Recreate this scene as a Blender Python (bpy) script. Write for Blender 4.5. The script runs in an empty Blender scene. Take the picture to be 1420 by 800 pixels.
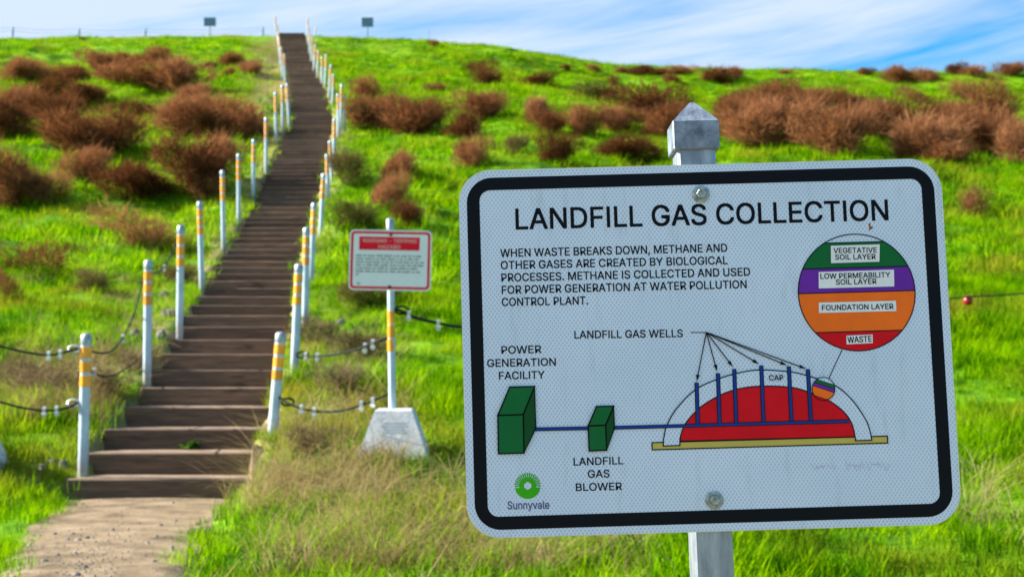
import bpy, math, random, json
import numpy as np
from mathutils import Vector, Matrix, Euler
from mathutils.geometry import tessellate_polygon

# ------------------------------------------------------------------ camera, light, exposure
R = math.radians
F = 1972.0                      # focal length in photo pixels (50 mm on a 36 mm wide sensor)
PITCH = math.atan(105 / F)
CZ = 1.25                       # eye height over the flat ground near the camera
scene = bpy.context.scene
root_col = scene.collection

cam_d = bpy.data.cameras.new('camera')
cam = bpy.data.objects.new('camera', cam_d)
root_col.objects.link(cam)
cam.location = (0, 0, CZ)
cam.rotation_euler = (math.pi / 2 + PITCH, 0, 0)
cam_d.lens = 50.0
cam_d.sensor_width = 36.0
cam_d.clip_start = 0.05
cam_d.clip_end = 3000
cam_d.dof.use_dof = True
cam_d.dof.focus_distance = 1.79
cam_d.dof.aperture_fstop = 12.0
scene.camera = cam

SUN_ELEV = R(32)
SUN_AZ = R(-84)                 # angle from +Y (view direction), negative = to the left
to_sun = Vector((math.sin(SUN_AZ) * math.cos(SUN_ELEV), math.cos(SUN_AZ) * math.cos(SUN_ELEV), math.sin(SUN_ELEV)))
sun_d = bpy.data.lights.new('sun', 'SUN')
sun_d.energy = 5.0
sun_d.angle = R(0.5)
sun_d.color = (1.0, 0.93, 0.80)
sun = bpy.data.objects.new('sun', sun_d)
sun.rotation_euler = to_sun.to_track_quat('Z', 'Y').to_euler()
sun.location = (-20, 20, 40)
root_col.objects.link(sun)

scene.view_settings.view_transform = 'Standard'
scene.view_settings.look = 'None'
scene.view_settings.exposure = 1.85
scene.view_settings.gamma = 1.0

world = bpy.data.worlds.new('World')
scene.world = world
world.use_nodes = True
wt = world.node_tree
wt.nodes.clear()


def N(t, kind, **kw):
    n = t.nodes.new(kind)
    for k, v in kw.items():
        setattr(n, k, v)
    return n


def mth(t, op, a, b=None, clamp=False):
    n = N(t, 'ShaderNodeMath', operation=op)
    n.use_clamp = clamp
    for i, v in enumerate((a, b)):
        if v is None:
            continue
        if isinstance(v, (int, float)):
            n.inputs[i].default_value = v
        else:
            t.links.new(v, n.inputs[i])
    return n.outputs[0]


def ramp(t, fac, stops):
    n = N(t, 'ShaderNodeValToRGB')
    e = n.color_ramp.elements
    while len(e) < len(stops):
        e.new(0.5)
    for i, (p, c) in enumerate(stops):
        e[i].position = p
        e[i].color = (*c, 1) if len(c) == 3 else c
    t.links.new(fac, n.inputs[0])
    return n.outputs[0]


def mixc(t, fac, a, b, mode='MIX'):
    n = N(t, 'ShaderNodeMix', data_type='RGBA', blend_type=mode)
    for i, v in ((0, fac), (6, a), (7, b)):
        if isinstance(v, (int, float)):
            n.inputs[i].default_value = v
        elif isinstance(v, tuple):
            n.inputs[i].default_value = (*v, 1) if len(v) == 3 else v
        else:
            t.links.new(v, n.inputs[i])
    return n.outputs[2]


def noise(t, vec, scale, detail=4.0, rough=0.55, dist=0.0):
    n = N(t, 'ShaderNodeTexNoise')
    n.inputs['Scale'].default_value = scale
    n.inputs['Detail'].default_value = detail
    n.inputs['Roughness'].default_value = rough
    n.inputs['Distortion'].default_value = dist
    if vec is not None:
        t.links.new(vec, n.inputs['Vector'])
    return n.outputs['Fac']


def mapping(t, vec, loc=(0, 0, 0), rot=(0, 0, 0), sc=(1, 1, 1)):
    n = N(t, 'ShaderNodeMapping')
    n.inputs['Location'].default_value = loc
    n.inputs['Rotation'].default_value = rot
    n.inputs['Scale'].default_value = sc
    t.links.new(vec, n.inputs['Vector'])
    return n.outputs[0]


sky = N(wt, 'ShaderNodeTexSky', sky_type='NISHITA')
sky.sun_disc = False
sky.sun_elevation = SUN_ELEV
sky.sun_rotation = SUN_AZ
sky.air_density = 1.0
sky.dust_density = 0.3
sky.ozone_density = 2.5
hs = N(wt, 'ShaderNodeHueSaturation')
hs.inputs['Saturation'].default_value = 1.5
hs.inputs['Value'].default_value = 0.95
wt.links.new(sky.outputs[0], hs.inputs['Color'])
wtc = N(wt, 'ShaderNodeTexCoord')
rotv = mapping(wt, wtc.outputs['Generated'], (0, 0, 0), (0, R(9), 0), (1, 1, 1))
m1 = mapping(wt, rotv, (1.35, 0, 0.3), (0, 0, 0), (1.1, 1.1, 7.0))
m2 = mapping(wt, rotv, (2.1, 1, 0.4), (0, 0, 0), (2.0, 2.0, 20.0))
n1 = noise(wt, m1, 2.6, 5, 0.55, 0.5)
n2 = noise(wt, m2, 2.4, 6, 0.62, 0.6)
sep = N(wt, 'ShaderNodeSeparateXYZ')
wt.links.new(wtc.outputs['Generated'], sep.inputs[0])
cl = mth(wt, 'ADD', mth(wt, 'MULTIPLY', n1, 0.75), mth(wt, 'MULTIPLY', n2, 0.42))
cl = mth(wt, 'SUBTRACT', cl, mth(wt, 'MULTIPLY', sep.outputs[0], 0.30))
cmask = ramp(wt, cl, [(0.36, (0, 0, 0)), (0.66, (1, 1, 1))])
tint = mixc(wt, 1.0, hs.outputs[0], (0.55, 1.06, 1.08), 'MULTIPLY')
clouds = mixc(wt, mth(wt, 'MULTIPLY', cmask, 0.92), tint, (3.75, 4.35, 5.25))
bg = N(wt, 'ShaderNodeBackground')
bg.inputs['Strength'].default_value = 0.056
wt.links.new(clouds, bg.inputs['Color'])
wo = N(wt, 'ShaderNodeOutputWorld')
wt.links.new(bg.outputs[0], wo.inputs['Surface'])

# ------------------------------------------------------------------ helpers
RND = random.Random(7)
RIGHT = np.array([1.0, 0, 0])
UP = np.array([0, -math.sin(PITCH), math.cos(PITCH)])
FWD = np.array([0, math.cos(PITCH), math.sin(PITCH)])
EYE = np.array([0, 0, CZ])


def ray(px, py):
    return RIGHT * ((px - 710) / F) + UP * ((400 - py) / F) + FWD


def at_y(px, py, Y):
    """point of the world seen at photo pixel px, py at Y metres in front of the camera"""
    d = ray(px, py)
    return EYE + d * (Y / d[1])


def tag(o, label=None, cat=None, group=None, kind=None):
    if label: o['label'] = label
    if cat: o['category'] = cat
    if group: o['group'] = group
    if kind: o['kind'] = kind
    return o


def empty(name, loc=(0, 0, 0), label=None, cat=None, group=None):
    o = bpy.data.objects.new(name, None)
    o.location = loc
    o.empty_display_size = 0.1
    root_col.objects.link(o)
    return tag(o, label, cat, group)


def children(o):
    return [c for c in bpy.data.objects if c.parent == o]


class MB:
    """collects faces of one mesh object"""
    def __init__(s):
        s.v, s.f, s.m, s.sm = [], [], [], []

    def add(s, verts, faces, mi=0, smooth=False):
        b = len(s.v)
        s.v += [tuple(map(float, p)) for p in verts]
        for f in faces:
            s.f.append(tuple(b + i for i in f))
            s.m.append(mi)
            s.sm.append(smooth)

    def box(s, lo, hi, mi=0):
        x0, y0, z0 = lo
        x1, y1, z1 = hi
        s.add([(x0, y0, z0), (x1, y0, z0), (x1, y1, z0), (x0, y1, z0), (x0, y0, z1), (x1, y0, z1), (x1, y1, z1), (x0, y1, z1)],
              [(0, 3, 2, 1), (4, 5, 6, 7), (0, 1, 5, 4), (1, 2, 6, 5), (2, 3, 7, 6), (3, 0, 4, 7)], mi)

    def bevel_box(s, lo, hi, b, mi=0):
        """box with chamfered edges"""
        x0, y0, z0 = lo
        x1, y1, z1 = hi
        pts, idx = [], {}
        for i, x in enumerate((x0, x1)):
            for j, y in enumerate((y0, y1)):
                for k, z in enumerate((z0, z1)):
                    sx, sy, sz = (1 if i == 0 else -1), (1 if j == 0 else -1), (1 if k == 0 else -1)
                    idx[i, j, k, 0] = len(pts); pts.append((x, y + sy * b, z + sz * b))
                    idx[i, j, k, 1] = len(pts); pts.append((x + sx * b, y, z + sz * b))
                    idx[i, j, k, 2] = len(pts); pts.append((x + sx * b, y + sy * b, z))
        fs = []
        for i in (0, 1):
            fs.append([idx[i, j, k, 0] for j, k in ((0, 0), (1, 0), (1, 1), (0, 1))][::(-1 if i == 0 else 1)])
            fs.append([idx[j, i, k, 1] for j, k in ((0, 0), (1, 0), (1, 1), (0, 1))][::(1 if i == 0 else -1)])
            fs.append([idx[j, k, i, 2] for j, k in ((0, 0), (1, 0), (1, 1), (0, 1))][::(-1 if i == 0 else 1)])
        for p in (0, 1):
            for q in (0, 1):
                fs.append([idx[p, q, 0, 0], idx[p, q, 1, 0], idx[p, q, 1, 1], idx[p, q, 0, 1]])
                fs.append([idx[p, 0, q, 0], idx[p, 1, q, 0], idx[p, 1, q, 2], idx[p, 0, q, 2]])
                fs.append([idx[0, p, q, 1], idx[1, p, q, 1], idx[1, p, q, 2], idx[0, p, q, 2]])
                for r in (0, 1):
                    fs.append([idx[p, q, r, 0], idx[p, q, r, 1], idx[p, q, r, 2]])
        s.add(pts, fs, mi)

    def tube(s, path, rad, n=8, mi=0, caps=True):
        path = [Vector(p) for p in path]
        rads = rad if isinstance(rad, (list, tuple)) else [rad] * len(path)
        vs, fs = [], []
        for i, p in enumerate(path):
            d = (path[min(i + 1, len(path) - 1)] - path[max(i - 1, 0)]).normalized()
            a = Vector((0, 0, 1)) if abs(d.z) < 0.9 else Vector((1, 0, 0))
            u = d.cross(a).normalized()
            w = u.cross(d).normalized()
            for k in range(n):
                t = 2 * math.pi * k / n
                vs.append(p + (u * math.cos(t) + w * math.sin(t)) * rads[i])
        for i in range(len(path) - 1):
            for k in range(n):
                fs.append((i * n + k, i * n + (k + 1) % n, (i + 1) * n + (k + 1) % n, (i + 1) * n + k))
        if caps:
            fs.append(tuple(range(n))[::-1])
            fs.append(tuple((len(path) - 1) * n + k for k in range(n)))
        s.add(vs, fs, mi, True)

    def lathe(s, prof, n=16, axis=0, mi=0, loc=(0, 0, 0), closed=True):
        """profile of (radius, height) turned round z (axis 0) or round y (axis 1)"""
        vs, fs = [], []
        for r, h in prof:
            for k in range(n):
                t = 2 * math.pi * k / n
                p = (r * math.cos(t), r * math.sin(t), h) if axis == 0 else (r * math.cos(t), -h, r * math.sin(t))
                vs.append((p[0] + loc[0], p[1] + loc[1], p[2] + loc[2]))
        for i in range(len(prof) - 1):
            for k in range(n):
                fs.append((i * n + k, i * n + (k + 1) % n, (i + 1) * n + (k + 1) % n, (i + 1) * n + k))
        if closed:
            fs.append(tuple(range(n))[::-1])
            fs.append(tuple((len(prof) - 1) * n + k for k in range(n)))
        s.add(vs, fs, mi, True)

    def build(s, name, mats, parent=None, sharp=0.6):
        me = bpy.data.meshes.new(name)
        me.from_pydata(s.v, [], s.f)
        mats = mats if isinstance(mats, (list, tuple)) else [mats]
        for m in mats:
            me.materials.append(m)
        me.polygons.foreach_set('material_index', s.m)
        me.polygons.foreach_set('use_smooth', s.sm)
        me.update()
        if any(s.sm):
            try:
                me.set_sharp_from_angle(angle=sharp)
            except Exception:
                pass
        o = bpy.data.objects.new(name, me)
        root_col.objects.link(o)
        if parent:
            o.parent = parent
        return o


# ------------------------------------------------------------------ materials
def mat(name):
    m = bpy.data.materials.new(name)
    m.use_nodes = True
    t = m.node_tree
    b = t.nodes['Principled BSDF']
    return m, t, b


def worn(name, base, dark, scale=6.0, rough=0.5, metal=0.0, lo=0.35, hi=0.65, bump=0.0, spec=0.5, stretch=(1, 1, 1), rnd=0.0):
    """a surface whose colour wanders between two shades of itself"""
    m, t, b = mat(name)
    tc = N(t, 'ShaderNodeTexCoord')
    v = mapping(t, tc.outputs['Object'], sc=stretch)
    n = noise(t, v, scale, 6, 0.62)
    c = ramp(t, n, [(lo, dark), (hi, base)])
    if rnd:
        oi = N(t, 'ShaderNodeObjectInfo')
        k = mth(t, 'ADD', mth(t, 'MULTIPLY', oi.outputs['Random'], rnd), 1 - rnd / 2)
        mx = N(t, 'ShaderNodeVectorMath', operation='SCALE')
        t.links.new(c, mx.inputs[0])
        t.links.new(k, mx.inputs['Scale'])
        c = mx.outputs[0]
    t.links.new(c, b.inputs['Base Color'])
    b.inputs['Roughness'].default_value = rough
    b.inputs['Metallic'].default_value = metal
    b.inputs['Specular IOR Level'].default_value = spec
    if bump:
        bp = N(t, 'ShaderNodeBump')
        bp.inputs['Strength'].default_value = bump
        bp.inputs['Distance'].default_value = 0.01
        t.links.new(noise(t, v, scale * 5, 4, 0.6), bp.inputs['Height'])
        t.links.new(bp.outputs[0], b.inputs['Normal'])
    return m


M = {}
M['post_white'] = worn('post_paint', (0.46, 0.58, 0.70), (0.30, 0.41, 0.53), 5, 0.45, stretch=(3, 3, 1))
M['band'] = worn('yellow_reflective_tape', (0.88, 0.35, 0.008), (0.62, 0.25, 0.02), 16, 0.4, rnd=0.35)
_t = M['post_white'].node_tree
_b = _t.nodes['Principled BSDF']
_src = _b.inputs['Base Color'].links[0].from_socket
_tc = N(_t, 'ShaderNodeTexCoord')
_sp = N(_t, 'ShaderNodeSeparateXYZ')
_t.links.new(_tc.outputs['Object'], _sp.inputs[0])
_hn = mth(_t, 'ADD', _sp.outputs[2], mth(_t, 'MULTIPLY', noise(_t, _tc.outputs['Object'], 14, 5, 0.7), 0.5))
_dirt = ramp(_t, _hn, [(0.22, (0.75, 0.75, 0.75)), (0.50, (0, 0, 0))])
_sc = ramp(_t, noise(_t, mapping(_t, _tc.outputs['Object'], sc=(1, 1, 0.35)), 34, 5, 0.7), [(0.62, (0, 0, 0)), (0.72, (0.7, 0.7, 0.7))])
_c = mixc(_t, _dirt, _src, (0.22, 0.18, 0.12))
_c = mixc(_t, _sc, _c, (0.30, 0.30, 0.30))
_t.links.new(_c, _b.inputs['Base Color'])
M['galv'] = worn('galvanised_steel', (0.40, 0.45, 0.50), (0.20, 0.24, 0.29), 14, 0.42, 0.55, bump=0.12)
M['cap_metal'] = worn('weathered_aluminium', (0.26, 0.32, 0.41), (0.085, 0.11, 0.155), 44, 0.45, 0.4, bump=0.2)
M['post_steel'] = worn('galvanised_post_steel', (0.34, 0.40, 0.47), (0.17, 0.21, 0.27), 18, 0.4, 0.5, stretch=(4, 4, 0.8), bump=0.1)
M['bolt'] = worn('zinc_bolt', (0.42, 0.50, 0.50), (0.14, 0.18, 0.18), 120, 0.35, 0.7, bump=0.3)
M['rope'] = worn('black_wire_rope', (0.02, 0.026, 0.026), (0.008, 0.010, 0.010), 40, 0.8, spec=0.1)
M['clamp'] = worn('bright_clamp_steel', (0.75, 0.78, 0.80), (0.45, 0.48, 0.50), 30, 0.3, 0.6)
M['concrete'] = worn('pale_concrete', (0.60, 0.63, 0.66), (0.42, 0.45, 0.48), 9, 0.85, bump=0.3)
M['stain'] = worn('faint_cast_lettering', (0.47, 0.50, 0.53), (0.40, 0.43, 0.46), 30, 0.9)
M['rock'] = worn('grey_rock', (0.16, 0.16, 0.17), (0.05, 0.05, 0.055), 9, 0.85, bump=0.6)
M['pebble'] = worn('grey_pebble', (0.25, 0.225, 0.20), (0.085, 0.08, 0.078), 12, 0.85, rnd=0.8)
M['red_plastic'] = worn('red_plastic', (0.30, 0.006, 0.010), (0.20, 0.004, 0.007), 12, 0.4)
M['far_grey'] = worn('weathered_sign_back', (0.13, 0.23, 0.36), (0.09, 0.17, 0.28), 5, 0.5, 0.2)


def ink(name, col, rough=0.45, var=0.88, spec=0.12):
    return worn(name, col, tuple(c * var for c in col), 22, rough, spec=spec)


M['black'] = ink('black_ink', (0.003, 0.005, 0.009), 0.45, spec=0.10)
M['green'] = ink('green_ink', (0.004, 0.135, 0.036))
M['dgreen'] = ink('dark_green_ink', (0.003, 0.072, 0.018))
M['purple'] = ink('purple_ink', (0.14, 0.025, 0.38))
M['orange'] = ink('orange_ink', (0.88, 0.17, 0.015))
M['red'] = ink('red_ink', (0.62, 0.004, 0.014))
M['blue'] = ink('blue_ink', (0.007, 0.045, 0.28))
M['yellow'] = ink('olive_yellow_ink', (0.50, 0.44, 0.10))
M['logo'] = ink('bright_green_ink', (0.045, 0.42, 0.008))
M['logo_text'] = ink('violet_grey_ink', (0.10, 0.10, 0.25))
M['smudge'] = ink('faint_grey_smudge', (0.45, 0.50, 0.72))
M['rust'] = ink('rusty_brown_spot', (0.24, 0.09, 0.02))
M['sign_red'] = ink('warning_red', (0.72, 0.010, 0.03))
M['pale_red'] = ink('pale_lettering', (0.80, 0.42, 0.44))
M['grey_ink'] = ink('grey_print', (0.16, 0.22, 0.22))
M['plain_white'] = ink('white_sheeting', (0.70, 0.78, 0.84), 0.4, 0.94)


def sheeting(name, base, cell, a=0.0052, b=0.0091):
    """white prismatic reflective sheeting with a faint honeycomb of darker cells"""
    m, t, bs = mat(name)
    tc = N(t, 'ShaderNodeTexCoord')
    s = N(t, 'ShaderNodeSeparateXYZ')
    t.links.new(tc.outputs['Object'], s.inputs[0])
    xa = mth(t, 'DIVIDE', s.outputs[0], a)
    zb = mth(t, 'DIVIDE', s.outputs[2], b)
    cx = N(t, 'ShaderNodeCombineXYZ')
    t.links.new(mth(t, 'ADD', xa, zb), cx.inputs[0])
    t.links.new(mth(t, 'SUBTRACT', xa, zb), cx.inputs[1])
    vo = N(t, 'ShaderNodeTexVoronoi', voronoi_dimensions='2D')
    vo.inputs['Scale'].default_value = 1.0
    vo.inputs['Randomness'].default_value = 0.0
    t.links.new(cx.outputs[0], vo.inputs['Vector'])
    dots = ramp(t, vo.outputs['Distance'], [(0.16, (1, 1, 1)), (0.42, (0, 0, 0))])
    wear = ramp(t, noise(t, tc.outputs['Object'], 5.0, 5, 0.6), [(0.3, (0.86, 0.90, 0.92)), (0.7, (1, 1, 1))])
    grime = ramp(t, noise(t, mapping(t, tc.outputs['Object'], sc=(9, 1, 1.4)), 6, 6, 0.7), [(0.55, (1, 1, 1)), (0.75, (0.80, 0.82, 0.80))])
    c = mixc(t, dots, base, cell)
    c = mixc(t, 1.0, c, wear, 'MULTIPLY')
    c = mixc(t, 1.0, c, grime, 'MULTIPLY')
    t.links.new(c, bs.inputs['Base Color'])
    bs.inputs['Roughness'].default_value = 0.28
    bs.inputs['Specular IOR Level'].default_value = 0.4
    return m


M['sheet'] = sheeting('reflective_sheeting', (0.62, 0.75, 0.93), (0.39, 0.51, 0.69), a=0.0049, b=0.0070)
M['alu'] = worn('aluminium_edge', (0.70, 0.74, 0.72), (0.5, 0.54, 0.52), 20, 0.4, 0.4)

# wood of the steps
m, t, b = mat('weathered_step_timber')
tc = N(t, 'ShaderNodeTexCoord')
oi = N(t, 'ShaderNodeObjectInfo')
off = N(t, 'ShaderNodeVectorMath', operation='ADD')
t.links.new(tc.outputs['Object'], off.inputs[0])
sc = N(t, 'ShaderNodeVectorMath', operation='SCALE')
sc.inputs[0].default_value = (37, 11, 23)
t.links.new(oi.outputs['Random'], sc.inputs['Scale'])
t.links.new(sc.outputs[0], off.inputs[1])
gr = noise(t, mapping(t, off.outputs[0], sc=(0.7, 9, 16)), 4.0, 8, 0.65, 0.8)
kn = noise(t, mapping(t, off.outputs[0], sc=(1.6, 3, 6)), 1.6, 3, 0.5)
c = ramp(t, gr, [(0.25, (0.030, 0.019, 0.013)), (0.5, (0.105, 0.065, 0.042)), (0.8, (0.24, 0.152, 0.098))])
c = mixc(t, 1.0, c, ramp(t, kn, [(0.30, (0.45, 0.42, 0.40)), (0.40, (1, 1, 1))]), 'MULTIPLY')
k = mth(t, 'ADD', mth(t, 'MULTIPLY', oi.outputs['Random'], 0.75), 0.62)
sv = N(t, 'ShaderNodeVectorMath', operation='SCALE')
t.links.new(c, sv.inputs[0]); t.links.new(k, sv.inputs['Scale'])
t.links.new(sv.outputs[0], b.inputs['Base Color'])
b.inputs['Roughness'].default_value = 0.8
bp = N(t, 'ShaderNodeBump'); bp.inputs['Strength'].default_value = 0.5; bp.inputs['Distance'].default_value = 0.01
t.links.new(gr, bp.inputs['Height']); t.links.new(bp.outputs[0], b.inputs['Normal'])
M['wood'] = m
M['tread'] = worn('worn_pale_tread', (0.27, 0.185, 0.12), (0.11, 0.072, 0.045), 5, 0.85, bump=0.4, rnd=0.4)


def foliage(name, c0, c1, c2, nscale, trans=0.45, dry=None, tcol=None, own=0.28, lo=0.32):
    """leaf-thin surface: colours drift from place to place over the ground and from tuft to tuft"""
    m, t, b = mat(name)
    g = N(t, 'ShaderNodeNewGeometry')
    oi = N(t, 'ShaderNodeObjectInfo')
    n = noise(t, g.outputs['Position'], nscale, 6, 0.72)
    n = mth(t, 'ADD', n, mth(t, 'MULTIPLY', mth(t, 'SUBTRACT', oi.outputs['Random'], 0.5), own))
    c = ramp(t, n, [(lo, c0), (0.5, c1), (1 - lo, c2)])
    if dry:
        dn = noise(t, g.outputs['Position'], 0.55, 5, 0.65)
        c = mixc(t, ramp(t, dn, [(0.50, (0, 0, 0)), (0.68, (0.85, 0.85, 0.85))]), c, dry)
    t.nodes.remove(b)
    d = N(t, 'ShaderNodeBsdfDiffuse')
    tr = N(t, 'ShaderNodeBsdfTranslucent')
    t.links.new(c, d.inputs[0])
    t.links.new(mixc(t, 1.0, c, tcol or (1.15, 1.1, 0.6), 'MULTIPLY'), tr.inputs[0])
    mx = N(t, 'ShaderNodeMixShader')
    mx.inputs[0].default_value = trans
    t.links.new(d.outputs[0], mx.inputs[1]); t.links.new(tr.outputs[0], mx.inputs[2])
    t.links.new(mx.outputs[0], t.nodes['Material Output'].inputs['Surface'])
    return m


M['grass'] = foliage('green_grass_blades', (0.024, 0.105, 0.001), (0.105, 0.285, 0.001), (0.235, 0.40, 0.002), 0.8, 0.5, (0.25, 0.225, 0.026), own=0.40, lo=0.35)
M['straw'] = foliage('dry_grass_stalks', (0.20, 0.155, 0.07), (0.32, 0.25, 0.115), (0.42, 0.34, 0.18), 2.0, 0.35, tcol=(1.05, 1, 0.8))
M['twig'] = foliage('dry_brown_twigs', (0.085, 0.035, 0.016), (0.185, 0.080, 0.036), (0.29, 0.142, 0.072), 2.6, 0.38, tcol=(1.1, 0.95, 0.8), own=0.46)
M['dead_twig'] = foliage('grey_brown_dead_stalks', (0.07, 0.05, 0.030), (0.16, 0.118, 0.070), (0.30, 0.24, 0.16), 3.0, 0.3, tcol=(1.05, 1, 0.85))
M['dull_twig'] = foliage('olive_brown_twigs', (0.06, 0.055, 0.018), (0.10, 0.085, 0.03), (0.15, 0.115, 0.05), 1.6, 0.3, tcol=(1.1, 1, 0.8))
M['leaf'] = foliage('weed_leaves', (0.02, 0.06, 0.012), (0.04, 0.11, 0.02), (0.07, 0.16, 0.03), 6, 0.4)

# ground
m, t, b = mat('hill_soil_and_turf')
g = N(t, 'ShaderNodeNewGeometry')
c = ramp(t, noise(t, g.outputs['Position'], 0.9, 6, 0.62), [(0.32, (0.03, 0.10, 0.002)), (0.5, (0.10, 0.25, 0.002)), (0.68, (0.20, 0.34, 0.003))])
c = mixc(t, ramp(t, noise(t, g.outputs['Position'], 9, 5, 0.7), [(0.5, (0, 0, 0)), (0.72, (0.45, 0.45, 0.45))]), c, (0.06, 0.055, 0.010))
at = N(t, 'ShaderNodeAttribute', attribute_name='bare')
c = mixc(t, at.outputs['Fac'], c, ramp(t, noise(t, g.outputs['Position'], 5, 6, 0.65), [(0.3, (0.16, 0.12, 0.06)), (0.7, (0.33, 0.25, 0.14))]))
t.links.new(c, b.inputs['Base Color'])
b.inputs['Roughness'].default_value = 0.95
b.inputs['Specular IOR Level'].default_value = 0.1
bp = N(t, 'ShaderNodeBump'); bp.inputs['Strength'].default_value = 0.7; bp.inputs['Distance'].default_value = 0.06
t.links.new(noise(t, g.outputs['Position'], 7, 6, 0.7), bp.inputs['Height']); t.links.new(bp.outputs[0], b.inputs['Normal'])
M['ground'] = m

m, t, b = mat('sandy_path_dirt')
g = N(t, 'ShaderNodeNewGeometry')
c = ramp(t, noise(t, g.outputs['Position'], 3.5, 8, 0.65), [(0.32, (0.075, 0.053, 0.034)), (0.5, (0.185, 0.138, 0.088)), (0.72, (0.29, 0.225, 0.15))])
sp = ramp(t, noise(t, g.outputs['Position'], 38, 5, 0.7), [(0.30, (0.5, 0.48, 0.46)), (0.46, (1, 1, 1)), (0.62, (1.0, 1.0, 1.0)), (0.72, (0.75, 0.74, 0.73))])
c = mixc(t, 1.0, c, sp, 'MULTIPLY')
t.links.new(c, b.inputs['Base Color'])
b.inputs['Roughness'].default_value = 0.95
b.inputs['Specular IOR Level'].default_value = 0.15
bp = N(t, 'ShaderNodeBump'); bp.inputs['Strength'].default_value = 0.6; bp.inputs['Distance'].default_value = 0.03
t.links.new(noise(t, g.outputs['Position'], 14, 7, 0.7), bp.inputs['Height']); t.links.new(bp.outputs[0], b.inputs['Normal'])
M['path'] = m

# ------------------------------------------------------------------ terrain
# stair line: photo row, left edge column, right edge column -> distance from the constant stair width
SW = 1.383
_rows = [(694, 227, 11.0), (657, 236.5, 11.45), (624, 251, 11.9), (597, 262, 12.35), (567, 277.5, 12.9), (543, 280, 13.4), (519, 294, 14.0),
         (477, 312, 15.5), (443, 328, 17.2), (403, 343, 20.3), (368, 354, 23.8), (335, 371, 27.0), (297, 388, 30.2), (262, 401, 32.6),
         (241, 409, 34.4), (203, 421, 39.5), (166, 433, 45.5), (124, 426, 54.8), (110, 420, 59.3), (80, 412, 68.0), (49.5, 405, 76.4)]
_P = [at_y(cx, y, d) for y, cx, d in _rows]
SY = np.array([p[1] for p in _P]); SX = np.array([p[0] for p in _P]); SZ = np.array([p[2] for p in _P])
PATH_Z = float(SZ[0])


def stair_w(Y):
    return np.interp(Y, [11, 11.9, 13, 14, 15.5, 17.2, 20.3, 24], [1.383, 1.345, 1.30, 1.25, 1.29, 1.315, 1.34, 1.383])


def _smooth(xs, ys, n=400, w=9):
    x = np.linspace(xs[0], xs[-1], n)
    y = np.interp(x, xs, ys)
    k = np.ones(w) / w
    yp = np.concatenate([y[0] - (y[1:w] - y[0])[::-1], y, y[-1] - (y[-w:-1] - y[-1])[::-1]])
    return x, np.convolve(yp, k, 'same')[w - 1:-(w - 1)]


_hx, _hz = _smooth(SY, SZ)
_cx, _cX = _smooth(SY, SX, 400, 25)


def stair_x(Y):
    return np.interp(Y, _cx, _cX)


def stair_z(Y):
    return np.interp(Y, _hx, _hz)


CREST_Y, CREST_Z = SY[-1], SZ[-1]
_by = np.array([-400, 5.0, 7.0, 8.5, 10.5, 12.0, 13.0])
_bz = np.array([0.0, 0.0, 0.06, 0.25, 0.585, 0.74, float(stair_z(13.0)) + 0.06])
_py = np.concatenate([_by, _hx[_hx > 13.4], [CREST_Y + 2.5, CREST_Y + 6, CREST_Y + 12, CREST_Y + 40, 600]])
_pz = np.concatenate([_bz, _hz[_hx > 13.4] - 0.02, [CREST_Z + 0.25, CREST_Z + 0.1, CREST_Z - 0.5, CREST_Z - 4, CREST_Z - 10]])
_ex = (np.array([-400, -300, 0, 300, 390, 440, 600, 700, 760, 850, 1000, 1420, 1800]) - 710) / F * CREST_Y
_ef = (505 - np.array([64, 62, 58.5, 56, 54, 56, 62.5, 69, 80, 95, 102, 105, 108])) / (505 - 54)


def vnoise(x, y, seed=0):
    xi, yi = np.floor(x).astype(int), np.floor(y).astype(int)
    fx, fy = x - xi, y - yi
    fx, fy = fx * fx * (3 - 2 * fx), fy * fy * (3 - 2 * fy)

    def h(a, b):
        n = (a * 374761393 + b * 668265263 + seed * 974634577) & 0x7fffffff
        n = ((n ^ (n >> 13)) * 1274126177) & 0x7fffffff
        return ((n ^ (n >> 16)) & 0xffff) / 65535.0
    return (h(xi, yi) * (1 - fx) + h(xi + 1, yi) * fx) * (1 - fy) + (h(xi, yi + 1) * (1 - fx) + h(xi + 1, yi + 1) * fx) * fy - 0.5


_pcy = np.array([-400, 0, 3, 5, 7.3, 9, 11.0])
_pcx = np.array([-0.4, -0.6, -1.1, -1.55, -2.12, -2.46, float(SX[0]) - 0.02])


def path_x(Y):
    return np.interp(Y, _pcy, _pcx)


def path_hw(Y):
    return np.interp(Y, [0, 7.3, 9, 11], [0.6, 0.35, 0.44, 0.60])


def sstep(a, b, x):
    t = np.clip((x - a) / (b - a), 0, 1)
    return t * t * (3 - 2 * t)


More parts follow.
